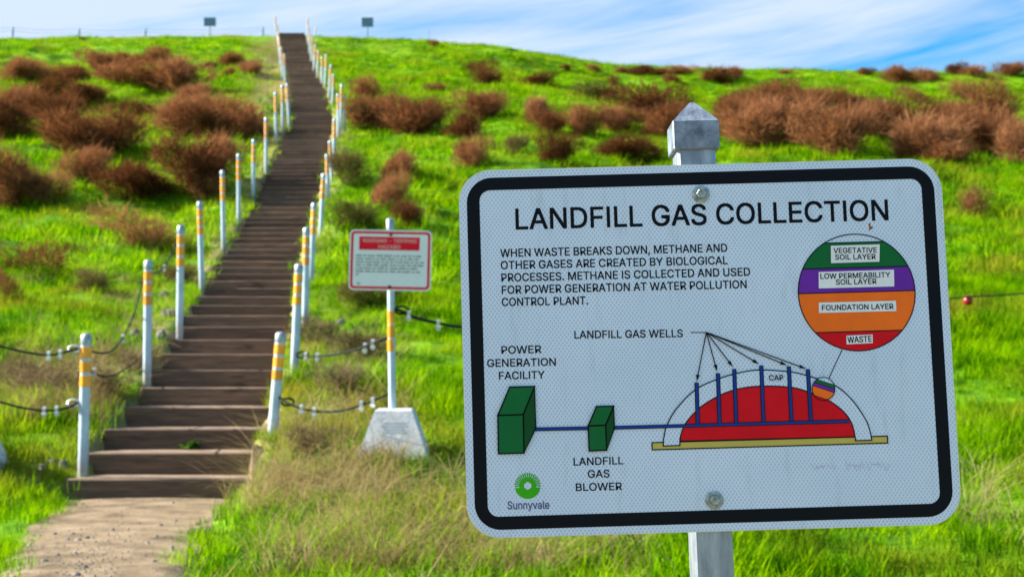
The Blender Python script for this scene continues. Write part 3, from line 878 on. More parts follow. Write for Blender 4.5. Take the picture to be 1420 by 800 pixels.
GLYPHS = json.loads('''{"A":[943,[[32,0,396,1000,543,1000,910,0,777,0,564,595,519,732,456,940,482,940,418,729,374,595,167,0],[216,279,216,391,727,391,727,279]]],"B":[897,[[118,0,118,1000,474,1000,539,996,597,984,646,964,688,938,722,906,749,869,768,827,779,783,783,735,780,695,773,659,760,629,743,603,723,581,700,562,619,524,619,515,651,510,683,499,714,483,743,460,769,432,791,399,808,361,818,317,821,268,817,219,806,173,787,131,759,94,722,62,677,35,623,16,559,4,485,0],[245,112,481,112,552,117,607,132,648,157,676,189,693,226,699,268,696,301,687,332,673,361,654,387,630,410,601,429,567,443,530,451,488,454,245,454],[245,561,468,561,503,563,536,570,566,582,593,598,616,618,635,642,649,669,657,699,660,732,655,774,640,811,614,843,578,868,531,883,472,888,245,888]]],"C":[1003,[[526,-13,442,-6,365,14,295,49,233,97,180,156,137,227,105,308,85,399,79,499,85,600,105,691,137,773,180,844,233,903,295,951,365,986,442,1006,526,1013,575,1011,623,1003,669,991,712,974,753,953,790,926,824,896,854,861,880,822,902,780,918,734,930,685,803,685,794,718,781,748,765,776,702,842,620,883,526,896,466,891,411,876,361,850,316,814,277,769,246,715,222,652,208,580,203,499,208,419,222,347,246,284,278,230,316,185,361,150,412,124,467,109,526,104,620,118,702,158,726,177,747,200,765,225,781,252,794,282,803,315,930,315,919,266,902,220,881,178,855,140,825,105,791,74,753,48,713,26,669,9,623,-3,576,-11]]],"D":[987,[[430,0,189,0,189,112,422,112,499,117,567,133,625,159,674,195,714,239,745,293,767,355,780,425,785,502,780,578,767,647,745,709,715,762,676,806,628,842,572,867,507,883,434,888,183,888,183,1000,443,1000,536,993,619,973,693,940,757,894,810,837,852,769,883,689,901,600,907,502,901,403,883,313,852,233,809,164,755,106,689,60,613,27,527,7],[245,1000,245,0,118,0,118,1000]]],"E":[823,[[118,0,118,1000,732,1000,732,888,245,888,245,562,699,562,699,450,245,450,245,112,738,112,738,0]]],"F":[806,[[118,0,118,1000,726,1000,726,888,245,888,245,547,681,547,681,435,245,435,245,0]]],"G":[1023,[[528,-13,443,-6,365,14,294,49,231,97,179,156,136,227,104,309,85,399,79,499,85,600,104,691,136,773,179,844,231,903,293,951,362,986,438,1006,521,1013,573,1011,622,1003,669,990,713,972,755,949,793,922,827,891,857,857,883,818,904,777,921,732,932,685,802,685,761,773,700,839,620,882,521,896,464,891,410,876,360,850,315,814,277,769,246,715,222,652,208,580,203,499,208,419,222,348,246,285,278,231,316,186,362,150,413,124,468,109,528,104,582,108,632,120,678,140,718,167,751,201,779,242,799,289,811,341,815,398,854,391,556,391,556,503,940,503,940,393,934,314,916,243,886,179,846,122,798,75,740,37,676,9,605,-8]]],"H":[1016,[[118,0,118,1000,245,1000,245,568,771,568,771,1000,898,1000,898,0,771,0,771,456,245,456,245,0]]],"I":[591,[[61,0,61,112,232,112,232,888,61,888,61,1000,530,1000,530,888,359,888,359,112,530,112,530,0]]],"J":[779,[[364,-13,281,-4,209,21,148,64,102,123,74,197,65,286,65,340,192,340,192,286,197,230,213,183,239,146,274,119,315,103,364,98,412,103,453,119,487,146,513,183,529,230,534,286,534,1000,661,1000,661,286,652,197,624,123,578,64,517,21,446,-4]]],"K":[917,[[205,286,205,425,273,513,343,596,416,677,715,1000,881,1000,454,542,448,543],[118,0,118,1000,245,1000,245,657,244,442,245,380,245,0],[732,0,369,509,448,608,882,0]]],"L":[772,[[118,0,118,1000,245,1000,245,112,710,112,710,0]]],"M":[1235,[[118,0,118,1000,298,1000,545,368,565,312,588,241,612,165,632,96,604,96,625,162,649,238,672,311,693,368,936,1000,1116,1000,1116,0,991,0,991,572,992,643,993,725,995,812,997,899,1008,899,978,805,947,713,919,633,896,572,672,0,562,0,335,572,313,631,285,710,254,801,220,899,234,899,236,818,238,731,239,646,240,572,240,0]]],"N":[1029,[[118,0,118,1000,268,1000,674,359,713,296,762,210,813,108,796,105,788,213,785,309,784,383,784,1000,911,1000,911,0,760,0,397,570,349,650,291,749,211,889,234,892,240,754,244,645,246,572,246,0]]],"O":[1048,[[525,-13,442,-6,366,14,296,49,234,97,181,156,137,227,105,308,86,399,79,499,86,600,105,691,137,773,181,844,234,903,296,951,366,986,442,1006,525,1013,608,1006,684,986,754,951,816,903,869,844,912,773,944,691,963,600,969,499,963,399,944,308,912,227,869,156,816,97,754,49,684,14,608,-6],[525,104,582,109,636,124,687,149,732,184,771,229,803,283,827,346,841,418,846,499,841,581,827,653,803,717,771,771,732,816,687,851,636,876,582,891,525,896,467,891,413,876,362,850,317,815,278,770,246,716,222,653,208,580,203,499,208,418,222,347,246,284,278,230,317,185,362,150,413,124,467,109]]],"P":[874,[[118,0,118,1000,462,1000,535,995,598,981,653,958,699,927,737,889,766,845,787,795,799,741,803,683,799,626,787,572,766,522,737,477,699,439,653,407,598,384,535,370,462,365,215,365,215,477,457,477,506,480,548,488,584,503,613,523,637,548,655,577,667,610,675,645,677,683,675,721,667,757,655,789,637,818,613,842,584,862,548,877,505,886,456,889,245,889,245,0]]],"Q":[1048,[[482,313,615,313,726,166,754,128,921,-94,788,-94,679,52,651,90],[525,-13,442,-6,366,14,296,49,234,97,181,156,137,227,105,308,86,399,79,499,86,600,105,691,137,773,181,844,234,903,296,951,366,986,442,1006,525,1013,608,1006,684,986,754,951,816,903,869,844,912,773,944,691,963,600,969,499,963,399,944,308,912,227,869,156,816,97,754,49,684,14,608,-6],[525,104,582,109,636,124,687,149,732,184,771,229,803,283,827,346,841,418,846,499,841,581,827,653,803,717,771,771,732,816,687,851,636,876,582,891,525,896,467,891,413,876,362,850,317,815,278,770,246,716,222,653,208,580,203,499,208,418,222,347,246,284,278,230,317,185,362,150,413,124,467,109]]],"R":[883,[[118,0,118,1000,464,1000,536,996,600,982,655,960,701,931,738,894,767,851,788,803,801,750,805,692,801,634,788,582,767,534,738,491,701,456,654,427,599,406,536,393,464,389,189,389,189,501,459,501,508,504,550,511,585,524,614,542,638,564,656,591,669,621,676,655,679,692,676,730,669,765,656,796,638,823,614,846,585,864,549,878,507,886,458,889,245,889,245,0],[694,0,452,450,595,450,841,0]]],"S":[878,[[440,-17,370,-13,307,-2,251,18,201,45,159,78,126,118,100,163,83,213,75,268,205,268,212,232,224,200,243,172,267,149,295,130,327,115,363,105,400,99,440,97,484,99,524,106,562,118,596,135,624,156,648,181,665,209,676,240,679,274,676,304,667,330,653,352,633,371,609,388,582,402,481,437,361,470,284,496,220,529,169,568,132,615,109,670,102,732,107,786,122,836,147,880,181,919,222,952,270,979,324,998,383,1009,446,1013,510,1009,568,998,621,978,668,952,708,920,741,882,766,839,782,793,788,743,663,743,652,789,629,828,594,860,550,883,499,896,442,901,401,899,363,892,329,880,299,864,273,845,253,822,238,797,229,769,226,738,230,706,240,679,257,656,279,636,305,620,333,606,417,577,519,549,612,518,705,467,732,444,756,418,776,388,791,354,800,316,803,272,798,220,784,171,760,125,727,84,686,49,636,21,578,0,512,-13]]],"T":[882,[[62,888,62,1000,819,1000,819,888,505,888,505,0,379,0,379,888]]],"U":[1017,[[509,-16,433,-11,365,4,303,30,249,65,203,107,166,157,139,213,123,274,118,340,118,1000,244,1000,244,350,248,304,259,261,277,222,301,187,331,158,368,134,410,116,457,105,509,101,561,105,608,116,650,134,686,158,716,187,740,222,758,261,768,304,772,350,772,1000,899,1000,899,340,894,274,877,213,850,157,814,107,768,65,714,30,652,4,584,-11]]],"V":[943,[[401,0,32,1000,166,1000,378,405,423,270,487,60,461,60,525,271,569,405,776,1000,910,1000,546,0]]],"W":[1349,[[305,0,32,1000,162,1000,321,385,345,286,367,184,387,78,372,78,393,184,415,286,440,385,602,1000,746,1000,907,385,933,286,956,184,977,78,960,78,981,184,1003,286,1028,385,1186,1000,1316,1000,1042,0,895,0,723,635,691,769,660,934,687,934,658,776,625,635,453,0]]],"X":[932,[[36,0,427,559,427,464,58,1000,205,1000,350,787,401,710,439,647,479,574,456,574,495,646,534,710,587,787,734,1000,877,1000,509,470,509,564,896,0,750,0,574,254,528,324,491,384,453,454,481,454,443,386,405,326,357,254,180,0]]],"Y":[928,[[400,0,400,409,32,1000,179,1000,378,677,437,574,491,453,440,453,494,576,551,677,749,1000,895,1000,527,409,527,0]]],"Z":[862,[[82,0,82,91,538,757,602,846,670,935,684,893,561,889,438,888,79,888,79,1000,780,1000,780,907,332,253,263,158,191,65,177,107,299,111,421,112,785,112,785,0]]],".":[369,[[187,-9,164,-6,143,3,124,17,109,36,100,57,97,81,100,105,109,126,124,144,143,159,164,167,187,170,211,167,232,159,251,144,265,126,274,105,277,81,274,57,265,36,251,17,232,3,211,-6]]],",":[369,[[74,-235,133,140,269,140,166,-235]]],"-":[891,[[662,481,662,369,224,369,224,481]]],"u":[806,[[358,-10,310,-7,266,4,226,21,191,45,161,77,136,115,118,161,107,213,103,273,103,746,223,746,223,283,228,229,244,184,269,147,303,120,345,104,393,99,428,101,460,109,490,122,516,140,538,162,557,190,571,222,579,259,582,300,582,746,702,746,702,0,586,0,586,181,604,181,578,118,545,69,505,33,461,9,412,-5]]],"n":[805,[[223,446,223,0,103,0,103,746,219,746,220,565,201,565,227,627,260,676,299,712,344,736,393,751,447,756,496,752,540,742,580,724,615,700,645,669,669,631,687,585,698,532,702,472,702,0,582,0,582,462,577,516,562,562,537,598,503,625,461,642,413,647,378,644,346,637,316,624,289,606,267,583,248,556,234,524,226,487]]],"y":[765,[[93,-272,121,-168,140,-172,204,-175,223,-169,240,-159,256,-145,271,-126,284,-101,296,-70,319,-3,34,746,166,746,325,305,367,170,404,41,361,41,398,171,440,305,600,746,730,746,401,-114,385,-151,367,-183,347,-210,325,-233,301,-252,274,-267,245,-277,214,-283,180,-285,127,-281]]],"v":[765,[[319,0,34,746,166,746,325,305,367,171,404,41,362,41,399,171,440,305,599,746,730,746,445,0]]],"a":[765,[[314,-17,268,-14,226,-5,186,10,150,30,119,56,94,88,75,124,64,166,60,212,63,252,71,287,85,316,104,341,126,362,152,380,246,414,350,432,459,446,521,462,533,471,540,484,542,501,542,505,540,534,534,560,524,583,511,603,493,620,471,633,446,643,417,648,385,650,351,648,320,643,293,634,231,591,197,538,81,572,101,615,125,651,154,680,187,704,223,724,261,738,381,756,470,746,502,737,532,725,562,708,589,687,613,661,634,630,649,592,659,546,662,494,662,0,544,0,544,102,536,102,495,48,423,2,391,-9,355,-15],[335,89,377,92,415,101,448,115,476,134,500,157,518,183,531,211,539,241,542,271,542,373,510,358,455,346,394,337,345,330,264,312,203,274,191,255,183,233,181,206,183,182,189,161,200,142,255,103]]],"l":[372,[[274,-5,221,0,178,15,145,40,122,73,108,115,103,166,103,1000,223,1000,223,194,225,163,229,139,236,122,248,111,265,104,287,102,315,103,334,107,355,5,318,-2]]],"e":[794,[[417,-16,348,-11,285,5,230,32,182,68,142,113,109,167,86,227,72,294,67,367,72,441,86,508,109,569,140,623,179,669,226,706,280,734,339,750,403,756,444,754,483,747,522,735,560,719,595,697,628,670,657,637,682,599,702,554,717,503,727,445,730,381,730,333,147,333,147,434,664,434,609,397,606,445,598,488,585,528,567,563,544,593,516,617,483,635,446,645,403,649,360,645,322,634,288,616,258,592,234,563,214,530,200,493,192,455,189,415,189,349,192,297,201,250,217,209,239,173,265,144,297,121,333,104,373,94,417,91,499,104,522,114,543,127,561,143,577,162,591,183,601,207,717,179,703,142,684,108,659,77,629,50,594,27,555,9,512,-5,466,-13]]]," ":[369,[]]}''')
GLYPHS['I'] = [373, [[123, 0, 123, 1000, 250, 1000, 250, 0]]]


def inside(pt, poly):
    c = False
    x, y = pt
    for i in range(len(poly)):
        (x1, y1), (x2, y2) = poly[i - 1], poly[i]
        if (y1 > y) != (y2 > y) and x < (x2 - x1) * (y - y1) / (y2 - y1) + x1:
            c = not c
    return c


_gc = {}


def glyph(ch):
    """triangles of one letter, in units of the cap height"""
    if ch in _gc: return _gc[ch]
    adv, cs = GLYPHS[ch]
    polys = [[(c[i] / 1000, c[i + 1] / 1000) for i in range(0, len(c), 2)] for c in cs]
    area = lambda q: sum(q[i - 1][0] * q[i][1] - q[i][0] * q[i - 1][1] for i in range(len(q)))
    big = max(polys, key=lambda q: abs(area(q))) if polys else None
    sgn = 1 if polys and area(big) > 0 else -1
    outs = [q for q in polys if area(q) * sgn > 0]
    holes = [q for q in polys if area(q) * sgn < 0]
    tris = []
    for k, q in enumerate(outs):
        hs_ = [h for h in holes if inside(h[0], q)]
        loops = [[Vector((a, b, 0)) for a, b in l] for l in [q] + hs_]
        flat_pts = [p for l in [q] + hs_ for p in l]
        T = []
        for t_ in tessellate_polygon(loops):
            a, b, c = (flat_pts[i] for i in t_)
            cr = (b[0] - a[0]) * (c[1] - a[1]) - (b[1] - a[1]) * (c[0] - a[0])
            if abs(cr) < 1e-9: continue
            T.append(tuple(t_) if cr > 0 else tuple(t_)[::-1])
        tris.append((flat_pts, T))
    _gc[ch] = (adv / 1000, tris)
    return _gc[ch]


def text(mb, s, a, b, cap, y, mi=0, bold=0.020):
    """one line of lettering from baseline point a to baseline point b (ink to ink)"""
    lo, pen, hi, items = None, 0.0, 0.0, []
    for ch in s:
        adv, tris = glyph(ch)
        xs = [p[0] for P, _ in tris for p in P]
        if xs:
            if lo is None: lo = pen + min(xs)
            hi = pen + max(xs)
        items.append((pen, tris)); pen += adv
    A, B = Vector(a), Vector(b)
    L = (B - A).length
    ux = (B - A).normalized()
    uz = Vector((-ux.y, ux.x))
    k = L / (hi - lo)
    for pen, tris in items:
        for j, (P, T) in enumerate(tris):
            for w_, (bx_, bz_) in enumerate(((-1, -1), (1, -1), (1, 1), (-1, 1))):
                V = []
                for (gx_, gz_) in P:
                    q = A + ux * ((pen + gx_ - lo) * k + bx_ * bold * cap) + uz * ((gz_ + bz_ * bold) * cap)
                    V.append((q.x, y - 0.00004 * (j * 4 + w_), q.y))
                mb.add(V, T, mi)


# ------------------------------------------------------------------ the big information sign
W_S, H_S = 0.61, 0.4575
CORN = [(635.2, 237.1), (1303.8, 219.2), (1333.3, 726.2), (646.5, 746.9)]
_A = []
for (x, z), (u, v) in zip([(0, 0), (W_S, 0), (W_S, -H_S), (0, -H_S)], CORN):
    v = 800 - v
    _A.append([x, z, 1, 0, 0, 0, -u * x, -u * z, -u]); _A.append([0, 0, 0, x, z, 1, -v * x, -v * z, -v])
HM = np.linalg.svd(np.array(_A))[2][-1].reshape(3, 3)
HI = np.linalg.inv(HM)
Kc = np.array([[F, 0, 710], [0, F, 400], [0, 0, 1.0]])
Hn = np.linalg.inv(Kc) @ HM
if Hn[2, 2] < 0: Hn = -Hn
_s = (np.linalg.norm(Hn[:, 0]) + np.linalg.norm(Hn[:, 1])) / 2
r1 = Hn[:, 0] / np.linalg.norm(Hn[:, 0])
r2 = Hn[:, 1] - r1 * (r1 @ Hn[:, 1]); r2 /= np.linalg.norm(r2)
tv = Hn[:, 2] / _s
B3 = np.stack([RIGHT, UP, FWD], 1)          # columns: camera axes in the world
xw, zw, ow = B3 @ r1, B3 @ r2, EYE + B3 @ tv
yw = np.cross(zw, xw)                        # away from the camera
SIGN = Matrix(((xw[0], yw[0], zw[0], ow[0]), (xw[1], yw[1], zw[1], ow[1]), (xw[2], yw[2], zw[2], ow[2]), (0, 0, 0, 1)))


def S(px, py):
    """where photo pixel px, py lies on the sign face: metres right of and above its top left corner"""
    q = HI @ np.array([px, 800 - py, 1.0])
    return (float(q[0] / q[2]), float(q[1] / q[2]))


pu = (S(967, 228)[0] + S(988, 744)[0]) / 2
PL = 1.62                                    # length of post below the top edge of the sign
offs = Vector((pu, 0.03, -PL))
base_w = SIGN @ offs
sign = empty('information_sign', base_w, 'large white landfill gas collection sign with black border on a galvanised square post', 'sign')
sign.rotation_euler = SIGN.to_euler()


def part(mb, name, mats, parent=None):
    o = mb.build(name, mats, parent or sign)
    if not parent:
        o.location = -offs
    return o


mb = MB()
RR = 0.041
flat(mb, rounded(0, -H_S, W_S, 0, RR, 12), 0.0003, 1, 0.0026)
flat(mb, rounded(0.0012, -H_S + 0.0012, W_S - 0.0012, -0.0012, RR - 0.001, 12), 0.0, 0)
part(mb, 'panel', [M['sheet'], M['alu']])
# black border
bo, bw = 0.0100, 0.0160
mb = MB()
ringed(mb, rounded(bo, -H_S + bo, W_S - bo, -bo, RR - 0.009, 12), rounded(bo + bw, -H_S + bo + bw, W_S - bo - bw, -bo - bw, 0.0135, 12), -0.0003)
part(mb, 'border', M['black'])
Y1, Y2, Y3, Y4 = -0.0003, -0.0006, -0.0009, -0.0012


def cap_h(px, py, h):
    return (Vector(S(px, py - h)) - Vector(S(px, py))).length


def lines(name, rows, mat_, y=Y1, parent=None):
    mb = MB()
    for s, x0, y0, x1, y1, h in rows:
        text(mb, s, S(x0, y0), S(x1, y1), cap_h(x0, y0, h), y)
    return part(mb, name, mat_)


lines('heading_lettering', [('LANDFILL GAS COLLECTION', 715.4, 318.1, 1231.5, 305.2, 28)], M['black'])
lines('paragraph_lettering', [
    ('WHEN WASTE BREAKS DOWN, METHANE AND', 693.6, 356.5, 1008, 349, 10.9),
    ('OTHER GASES ARE CREATED BY BIOLOGICAL', 694.3, 373.3, 1008.8, 366.3, 10.9),
    ('PROCESSES. METHANE IS COLLECTED AND USED', 695, 390.5, 1039.6, 382.2, 10.9),
    ('FOR POWER GENERATION AT WATER POLLUTION', 695.5, 407.5, 1034.8, 399.5, 10.9),
    ('CONTROL PLANT.', 695.5, 424.3, 814.8, 422, 10.9)], M['black'])
lines('caption_lettering', [('LANDFILL GAS WELLS', 796, 469.2, 946, 467.2, 10.4)], M['black'])
lines('caption_lettering', [('POWER', 694.7, 490.4, 749.7, 489.2, 10.4), ('GENERATION', 674.9, 508.6, 769.8, 506.7, 10.4), ('FACILITY', 691.2, 526, 754.3, 524.5, 10.4)], M['black'])
lines('caption_lettering', [('LANDFILL', 794.3, 645, 862.9, 643.1, 10.4), ('GAS', 814, 662, 843.9, 661.3, 10.4), ('BLOWER', 797.4, 680.3, 861, 678.8, 10.4)], M['black'])
lines('caption_lettering', [('CAP', 1065.2, 527.5, 1084.7, 527, 7.4)], M['black'], Y4 - 0.0016)

OL = 0.0013                                  # width of the thin printed outlines


def poly_px(pts):
    return [S(*p) for p in pts]


# disc with the soil layers
cu, cv = S(1187.3, 405.3)
cr = (S(1268.2, 404)[0] - S(1106.3, 406)[0]) / 2
cut = [S(1185, 336.2)[1], S(1186, 371.2)[1], S(1187.7, 405)[1], S(1190, 459.5)[1]]


def seg(cx, cz, r, z0, z1, n=28):
    """slice of a disc between two heights"""
    a0 = math.asin(max(-1, min(1, (z0 - cz) / r))); a1 = math.asin(max(-1, min(1, (z1 - cz) / r)))
    pts = [(cx + r * math.cos(a0 + (a1 - a0) * k / n), cz + r * math.sin(a0 + (a1 - a0) * k / n)) for k in range(n + 1)]
    return pts + [(2 * cx - x, z) for x, z in pts[::-1]]


def circle(cx, cz, r, n=72):
    return [(cx + r * math.cos(2 * math.pi * k / n), cz + r * math.sin(2 * math.pi * k / n)) for k in range(n)]


mb = MB()
flat(mb, seg(cu, cv, cr, cut[1], cut[0]), Y1, 0)
flat(mb, seg(cu, cv, cr, cut[2], cut[1]), Y1, 1)
flat(mb, seg(cu, cv, cr, cut[3], cut[2]), Y1, 2)
flat(mb, seg(cu, cv, cr, cv - cr, cut[3]), Y1, 3)
for z in cut:
    h = math.sqrt(max(0, cr * cr - (z - cv) ** 2))
    stroke(mb, [(cu - h, z), (cu + h, z)], OL, Y2, 4)
stroke(mb, circle(cu, cv, cr), OL, Y2 - 0.0001, 4, True)
disc = part(mb, 'layer_disc', [M['green'], M['purple'], M['orange'], M['red'], M['black']])
for rows, pl in (
    ((('VEGETATIVE', 1155.4, 351.3, 1215.2, 350.4, 7.1), ('SOIL LAYER', 1157.7, 360.4, 1213.6, 359.5, 7.1)), ((1151.5, 341), (1219.4, 339), (1218.8, 363), (1151.8, 365))),
    ((('LOW PERMEABILITY', 1137.2, 386.8, 1233.7, 384.5, 7.1), ('SOIL LAYER', 1158.6, 394.9, 1214.6, 393.6, 7.1)), ((1134.6, 377.3), (1238.9, 374), (1239.3, 397.2), (1134.6, 400))),
    ((('FOUNDATION LAYER', 1139.1, 430.3, 1238, 428.4, 7.1),), ((1134.6, 419.6), (1241.5, 417), (1242.2, 431.3), (1134.6, 434))),
    ((('WASTE', 1174.6, 475.2, 1207.7, 473.6, 8.0),), ((1172.6, 465.4), (1209, 463.7), (1209.3, 475.6), (1173, 477.4)))):
    mb = MB()
    flat(mb, poly_px(pl), Y3, 0)
    for s, x0, y0, x1, y1, h in rows:
        text(mb, s, S(x0, y0), S(x1, y1), cap_h(x0, y0, h), Y4, 1)
    o = mb.build('layer_label', [M['plain_white'], M['black']], disc)

# landfill drawing
mb = MB()
bar = poly_px([(902.7, 613.4), (1229.2, 604.3), (1229.7, 613.9), (903.3, 623.3)])
flat(mb, bar, Y1, 0); stroke(mb, bar, 0.0014, Y2, 1, True)
part(mb, 'ground_bar', [M['yellow'], M['black']])


def curve(pts, n=6):
    P = [Vector(p) for p in pts]
    E = [P[0] * 2 - P[1]] + P + [P[-1] * 2 - P[-2]]
    Q = []
    for k in range(1, len(E) - 2):
        for t in np.linspace(0, 1, n, endpoint=False):
            a, b, c, d = E[k - 1], E[k], E[k + 1], E[k + 2]
            q = 0.5 * ((2 * b) + (c - a) * t + (2 * a - 5 * b + 4 * c - d) * t * t + (3 * b - a - 3 * c + d) * t ** 3)
            Q.append((q.x, q.y))
    Q.append((P[-1].x, P[-1].y))
    return Q


outer = curve(poly_px([(918.3, 618), (919.5, 605), (924, 588.5), (937.5, 565.8), (963, 540.3), (992.4, 526.2), (1019, 518), (1051, 512.8), (1094, 515.5), (1120.8, 521.6), (1155.6, 533.7),
                       (1179.7, 553.7), (1198.4, 580.5), (1205, 597.9), (1207.3, 610)]))
inner = curve(poly_px([(941.5, 617.2), (941.5, 609), (944.2, 597.9), (951, 584.5), (968.3, 565.8), (992.4, 550.2), (1019, 539.8), (1051, 535.3), (1091.4, 536.3), (1115.5, 541.7), (1147.6, 555), (1169, 571),
                       (1179.7, 587.2), (1184.5, 605.9), (1185, 610.6)]))
mb = MB()
flat(mb, outer + inner[::-1], Y3, 0)
stroke(mb, outer + inner[::-1], 0.0014, Y4, 1, True)
part(mb, 'cap_arch', [M['sheet'], M['black']])
mb = MB()
mound = curve(poly_px([(941.5, 611.3), (944.2, 597.9), (951, 584.5), (968.3, 565.8), (992.4, 550.2), (1019, 539.8), (1051, 535.3), (1091.4, 536.3), (1115.5, 541.7), (1147.6, 555), (1169, 571), (1179.7, 587.2), (1184.5, 605.4)]))
flat(mb, mound, Y2 - 0.0001, 0); stroke(mb, mound, 0.0014, Y3 - 0.0001, 1, True)
part(mb, 'waste_mound', [M['red'], M['black']])
mb = MB()
for a, c in (((733, 595), (815, 593.4)), ((849, 592.8), (1176, 583.7))):
    stroke(mb, poly_px([a, c]), 0.0046, Y4 - 0.0003, 1)
    stroke(mb, poly_px([a, c]), 0.0028, Y4 - 0.0006, 0)
part(mb, 'gas_pipe', [M['blue'], M['black']])
for a, c in (((964.8, 530.2), (966.2, 587.6)), ((994.5, 517.3), (996.4, 586.8)), ((1017, 511.4), (1019.4, 585.8)), ((1054.5, 506.6), (1057.4, 585)), ((1092.7, 507.7), (1096.2, 583.6)), ((1119, 511.7), (1123, 582.8))):
    mb = MB()
    stroke(mb, poly_px([a, c]), 0.0052, Y4 - 0.0004, 1)
    stroke(mb, poly_px([a, c]), 0.0032, Y4 - 0.0007, 0)
    part(mb, 'gas_well', [M['blue'], M['black']])
apex = S(978.5, 460.9)
for k, tip in enumerate(((964.8, 528.8), (993.2, 515), (1015.4, 509), (1051.3, 504.8), (1090, 506.4), (1116.6, 511.2))):
    tp = Vector(S(*tip)); ap = Vector(apex)
    d = (tp - ap).normalized(); nn = Vector((-d.y, d.x))
    mb = MB()
    stroke(mb, [tuple(ap), tuple(tp - d * 0.005)], 0.0013, Y4 - 0.0009, 0)
    flat(mb, [tuple(tp), tuple(tp - d * 0.0085 + nn * 0.0023), tuple(tp - d * 0.0085 - nn * 0.0023)], Y4 - 0.0010, 0)
    if k == 0:
        stroke(mb, [S(957, 460.9), apex], 0.0011, Y1, 0)
    part(mb, 'arrow', M['black'])
# small magnified spot on the cap and the line to the disc
su, sv_ = S(1140.4, 539)
sr = 0.0141
rot = R(-20)


def rotd(pts):
    c, s = math.cos(rot), math.sin(rot)
    return [(su + x * c - z * s, sv_ + x * s + z * c) for x, z in pts]


mb = MB()
hts = [0.62, 0.30, -0.02, -0.80, -1.0]
for k, mi in ((0, 0), (1, 1), (2, 2), (3, 3)):
    flat(mb, rotd(seg(0, 0, sr, hts[k + 1] * sr, hts[k] * sr, 14)), Y4 - 0.0010, mi)
flat(mb, rotd(seg(0, 0, sr, hts[0] * sr, sr * 0.999, 14)), Y4 - 0.0010, 5)
for h in hts[:4]:
    w_ = math.sqrt(max(0, 1 - h * h)) * sr
    stroke(mb, rotd([(-w_, h * sr), (w_, h * sr)]), 0.0007, Y4 - 0.0012, 4)
stroke(mb, circle(su, sv_, sr, 40), 0.0010, Y4 - 0.0013, 4, True)
stroke(mb, [S(1148.4, 524.3), S(1166.9, 484.8)], 0.0011, Y1, 4)
part(mb, 'magnified_spot', [M['green'], M['purple'], M['orange'], M['red'], M['black'], M['sheet']])
# green boxes
for fr, top, low in (([(689.2, 575.7), (724.5, 574.5), (725.3, 627.6), (690, 628.8)], [(705.9, 536.5), (740.4, 535.7)], (741.6, 593.1)),
                     ([(814.4, 590.4), (838.5, 589.2), (840, 623.7), (815.6, 624.9)], [(826, 563.3), (849.7, 562.9)], (850.5, 593.1))):
    mb = MB()
    yb = Y4 - 0.0010
    flat(mb, poly_px(fr), yb, 0)
    tp = poly_px([fr[0], top[0], top[1], fr[1]]); sd = poly_px([fr[1], top[1], low, fr[2]])
    flat(mb, tp, yb, 0); flat(mb, sd, yb, 1)
    for q in (poly_px(fr), tp, sd):
        stroke(mb, q, 0.0018, yb - 0.0003, 2, True)
    part(mb, 'green_box', [M['green'], M['dgreen'], M['black']])
# city emblem: half solid disc, rays fanning up from a pale sun
lu, lv = S(730.3, 673.2)
lr = 0.0158
mb = MB()
low = [(lu + lr * math.cos(a), lv + lr * math.sin(a)) for a in np.linspace(R(188), R(352), 26)]
low += [(lu + 0.30 * lr * math.cos(a), lv + lr * (0.02 + 0.30 * math.sin(a))) for a in np.linspace(R(330), R(210), 8)]
flat(mb, low, Y1, 0)
nr = 17
for k in range(nr):
    a = R(-6 + 192 * (k + 0.5) / nr); da = R(192 / nr * 0.33)
    q = [(lu + 0.40 * lr * math.cos(a - da * 0.9), lv + 0.40 * lr * math.sin(a - da * 0.9)), (lu + lr * math.cos(a - da), lv + lr * math.sin(a - da)),
         (lu + lr * 1.03 * math.cos(a), lv + lr * 1.03 * math.sin(a)),
         (lu + lr * math.cos(a + da), lv + lr * math.sin(a + da)), (lu + 0.40 * lr * math.cos(a + da * 0.9), lv + 0.40 * lr * math.sin(a + da * 0.9))]
    flat(mb, q, Y1, 0)
ringed(mb, circle(lu, lv, lr * 0.66, 32), circle(lu, lv, lr * 0.30, 32), Y1 - 0.0001, 0)
text(mb, 'Sunnyvale', S(702.4, 705.5), S(760.2, 704.7), cap_h(702, 705, 10.6), Y1, 1)
part(mb, 'emblem', [M['logo'], M['logo_text']])
# faint smudged scratches, rusty fleck
mb = MB()
sm_ = random.Random(5)
for x0, w_ in ((1122, 38), (1172, 26), (1200, 26)):
    for k in range(5):
        x = x0 + w_ * k / 5
        stroke(mb, [S(x, 641 + sm_.uniform(-4, 4)), S(x + sm_.uniform(2, 9), 649 + sm_.uniform(-5, 4)), S(x + sm_.uniform(4, 12), 644 + sm_.uniform(-4, 5))], 0.0007, Y1, 0)
part(mb, 'smudge', M['smudge'])
mb = MB()
flat(mb, poly_px([(1204, 310), (1206.5, 309.5), (1207, 314), (1211, 315), (1208, 318), (1204.5, 320), (1205, 315)]), Y1, 0)
part(mb, 'rust_fleck', M['rust'])
# bolts
for bx, by, rr in ((972, 269.5, 0.0110), (989, 693, 0.0112)):
    u, v = S(bx, by)
    mb = MB()
    mb.lathe([(rr, -0.0001), (rr, 0.0014), (rr * 0.86, 0.0020), (rr * 0.62, 0.0021)], 24, 1, 0, (u, 0, v))
    mb.lathe([(rr * 0.60, 0.0015), (rr * 0.60, 0.0060), (rr * 0.50, 0.0068)], 6, 1, 0, (u, 0, v))
    o = part(mb, 'bolt', M['bolt'])
